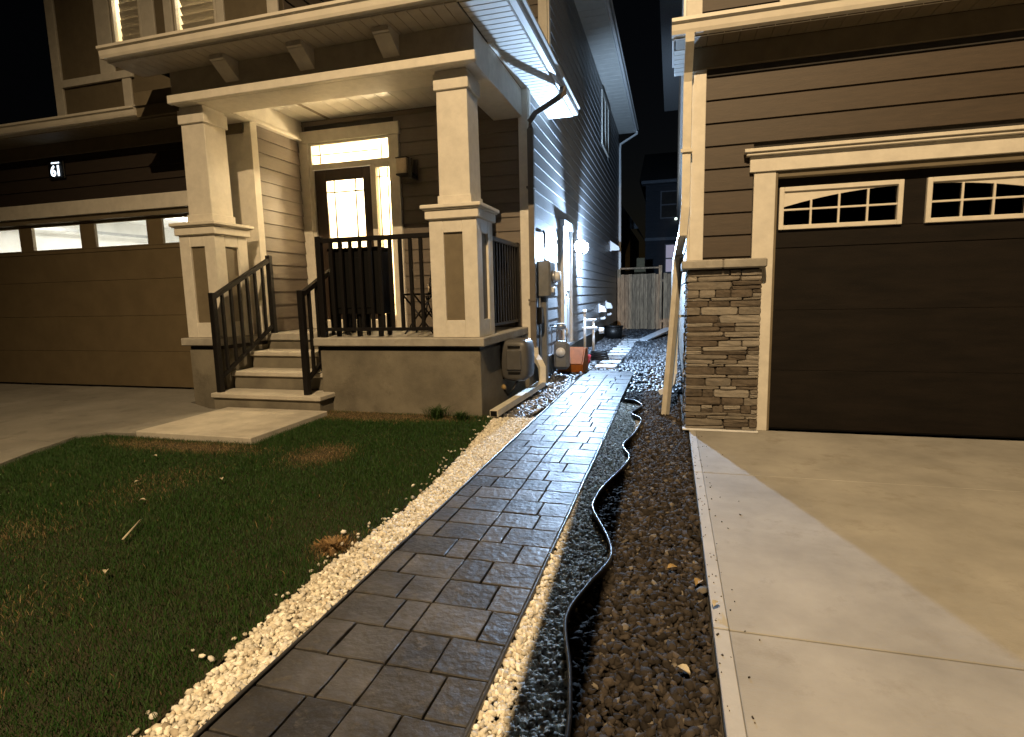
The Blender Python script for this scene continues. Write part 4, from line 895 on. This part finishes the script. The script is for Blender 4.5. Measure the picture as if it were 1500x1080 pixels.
r3 = sub('main_roof', N, (3, 12, 6.8)); mesh('roof_slope', [(-.3, 5.8, 6.8), (7, 5.8, 6.8), (7, 18.4, 6.8), (-.3, 18.4, 6.8), (3.3, 7.6, 9), (3.3, 16.5, 9)], [(0, 1, 4), (1, 2, 5, 4), (2, 3, 5), (3, 0, 4, 5), (0, 3, 2, 1)], 'shingle', r3)
d2 = sub('downspout', N, (.06, 5.77, 3.58))
tube('pipe', [(.12, 5.53, 3.655), (.12, 5.54, 3.60), (.115, 5.75, 3.42), (.112, 5.79, 3.34), (.112, 5.79, 2.2), (.09, 5.80, 1.95), (.045, 6.62, 1.75), (.035, 6.66, 1.6), (.03, 6.66, .45)], 0, 'spout', d2, rect=(.075, .06))
tube('elbow', [(.03, 6.66, .46), (.02, 6.66, .34), (-.03, 6.68, .27), (-.12, 6.7, .22)], 0, 'wgut', d2, rect=(.08, .065))
for z in (1.1, 2.7): box('strap', .06, .166, 5.74 if z > 2 else 6.62, 5.835 if z > 2 else 6.71, z, z+.03, 'spout', d2, 0)
lp_ = thing('leaning_downspout', (-.03, 6.75, 0), 'loose cream downspout pipe leaning upright beside the stone pier', 'pipe')
tube('pipe', [(-.055, 6.5, .0), (.07, 6.42, 1.78)], 0, 'spout', lp_, rect=(.075, .06)); tube('collar', [(.068, 6.42, 1.76), (.076, 6.42, 1.80)], 0, 'spout', lp_, rect=(.095, .075))

# ================================================================== REAR
fn = thing('fence', (-.8, 21.5, 0), 'weathered brown board fence closing the passage between the houses', 'fence')
for x in (-1.93, -.42, 1.0): box('post', x-.06, x+.06, 21.55, 21.67, -.05, 2.35 if x > -1 else 2.25, 'fence', fn, .008)
for z in (.25, 1.75): box('rail', -1.87, 1.0, 21.56, 21.60, z, z+.09, 'fence', fn)
box('top_rail', -1.90, -.36, 21.53, 21.62, 2.24, 2.30, 'fence', fn, .006)
x = -1.86
while x < 1.0:
    w = random.uniform(.135, .15)
    if not (-.48 < x+w/2 < -.36): box('fence_board', x, x+w-.008, 21.50+random.uniform(0, .012), 21.525+random.uniform(0, .01), random.uniform(-.03, .02), 2.05+random.uniform(-.02, .02), 'fence', fn, .003)
    x += w
rh = thing('rear_house', (2, 34, 0), 'dark navy house behind the fence with a lit lower window', 'house')
box('wall', -1.4, 9, 31, 40, 0, 7.0, 'rearsid', rh, 0)
for z in np.arange(.4, 6.9, .22): box('siding_board', -1.38, 9, 30.97, 31.0, z, z+.21, 'rearsid', rh, 0)
box('trim_band', -1.42, 9, 30.93, 30.97, 4.05, 4.2, 'reartrim', rh, 0); box('eave', -1.6, 9.2, 30.5, 31.2, 6.9, 7.05, 'reartrim', rh, 0)
for x0, x1, z0, z1, k in ((-.65, .45, 5.15, 6.55, 'reartrim'), (-.40, .45, 2.35, 3.85, 'rearwin')):
    w = sub('window', rh, (x0, 30.93, z0)); box('pane', x0+.06, x1-.06, 30.92, 30.93, z0+.06, z1-.06, k if k == 'rearwin' else 'sheath', w, 0)
    for q in ((x0, x0+.06, z0, z1), (x1-.06, x1, z0, z1), (x0+.06, x1-.06, z0, z0+.06), (x0+.06, x1-.06, z1-.06, z1), (x0+.06, x1-.06, (z0+z1)/2-.03, (z0+z1)/2+.03)): box('frame', q[0], q[1], 30.90, 30.94, q[2], q[3], 'reartrim', w, 0)
mesh('roof', [(-1.7, 30.5, 7.05), (9.2, 30.5, 7.05), (9.2, 36, 9.6), (-1.7, 36, 9.6), (-1.7, 41, 7.05)], [(0, 1, 2, 3), (0, 3, 4)], 'shingle', rh)
tl = thing('rear_wall_lamp', (.14, 30.85, 5.1), 'tiny glowing lamp on the dark rear house wall', 'lamp'); tube('bulb', [(.14, 30.85, 5.05), (.14, 30.85, 5.15)], [.06, .06], 'tiny', tl, 10); box('bracket', .10, .18, 30.86, 30.93, 5.15, 5.2, 'plast', tl, 0)
sh2 = thing('rear_gable_house', (-4, 36, 0), 'ochre trimmed gable end of a far house behind the rear corner', 'house')
box('wall', -8, -2.35, 33, 42, 0, 5.0, 'rearsid', sh2, 0); box('corner_post', -2.6, -2.33, 32.9, 33.0, 2.6, 4.7, 'rearwarm', sh2, 0)
mesh('roof', [(-8.6, 32.6, 4.6), (-1.85, 32.6, 4.9), (-2.9, 32.6, 6.4), (-8.6, 32.6, 7), (-8.6, 42, 4.6), (-1.85, 42, 4.9), (-2.9, 42, 6.4)], [(0, 1, 2, 3), (1, 5, 6, 2), (2, 6, 4, 3)], 'reartrim', sh2)
pz = thing('ochre_chimney', (-1.45, 26, 0), 'ochre square post structure rising above the fence', 'post'); box('shaft', -1.65, -1.15, 26, 26.5, 0, 2.5, 'rearwarm', pz); box('cap', -1.55, -1.2, 26.02, 26.45, 2.5, 2.9, 'rearwarm', pz)

# ================================================================== SMALL LITTER
stk = tag(tube('stick', [(-3.03, 2.32, .05), (-3.10, 2.44, .056), (-3.19, 2.57, .05)], .006, 'stick', None, 6), 'pale thin stick lying on the lawn', 'stick')
def leaf(x, y, z, s, label, k='leaf'):
    a = random.uniform(0, 6.28); V = []; F = []
    for i in range(5):
        t = i/4; w = s*.34*math.sin(math.pi*min(.97, t*.9+.06)); h = .25*s*math.sin(t*3)
        for q in (-1, 0, 1): V.append((x+math.cos(a)*(t-.5)*s-math.sin(a)*q*w, y+math.sin(a)*(t-.5)*s+math.cos(a)*q*w, z+h+abs(q)*.18*s))
    for i in range(4):
        for q in (0, 1): b = i*3+q; F.append((b, b+1, b+4, b+3))
    o = mesh('fallen_leaf', V, F, k); md = o.modifiers.new('solid', 'SOLIDIFY'); md.thickness = .0012; tag(o, label, 'leaf', 'fallen leaves')
leaf(-2.44, 1.22, .045, .05, 'curled tan leaf on the lawn near bottom left corner')
leaf(.14, 2.62, .02, .06, 'yellow leaf on bed edge beside the driveway border'); leaf(.205, 2.44, .024, .05, 'dark curled leaf on pale driveway border', 'stick'); leaf(.02, 2.72, .03, .055, 'tan leaf on the brown rock mulch')
leaf(.06, 1.95, .03, .05, 'pale leaf among the rock mulch near the camera', 'stick')
for k, (x, y) in enumerate(((-3.30, 3.35), (-3.9, 3.15), (-4.4, 3.75), (-2.75, 2.0), (-3.5, 2.85))): leaf(x, y, .045, .04, ('small pale dry leaf on the lawn below the concrete pad', 'small pale dry leaf between stick and driveway edge', 'small pale dry leaf near the curved driveway corner of the lawn', 'small pale dry leaf right of the stick on the lawn', 'small pale dry leaf just above the stick on the lawn')[k], 'stick')

# ================================================================== STREET LAMP (behind the camera)
LX, LY, LZ = STREET_LOC
PX, PY = -.30, -1.0
sl_ = thing('street_lamp', (PX, PY, 0), 'tall steel street lamp whose pole casts the long thin shadow along the bed', 'lamp')
tube('pole', [(PX, PY, -.05), (PX, PY, .35), (PX, PY, .36), (PX, PY, 6), (PX, PY, LZ-.1)], [.085, .085, .062, .062, .060], 'iron', sl_, 14)
tube('arm', [(PX, PY, LZ-.15), (PX+.002, PY-.2, LZ+.12), (PX+.03, PY-.9, LZ+.24), (LX, LY+.15, LZ+.25)], .03, 'iron', sl_, 8)
box('lamp_head', LX-.14, LX+.14, LY-.3, LY+.3, LZ+.16, LZ+.28, 'iron', sl_, .03); box('lens', LX-.1, LX+.1, LY-.2, LY+.2, LZ+.14, LZ+.16, 'lamp', sl_, 0)
lamp('street_light', 'SPOT', STREET_LOC, STREET_P, (1, .71, .39), .02, sl_, rot=(Vector((.3, 3.0, .4))-Vector(STREET_LOC)).to_track_quat('-Z', 'Y').to_euler(), spot=math.radians(106), blend=.95)
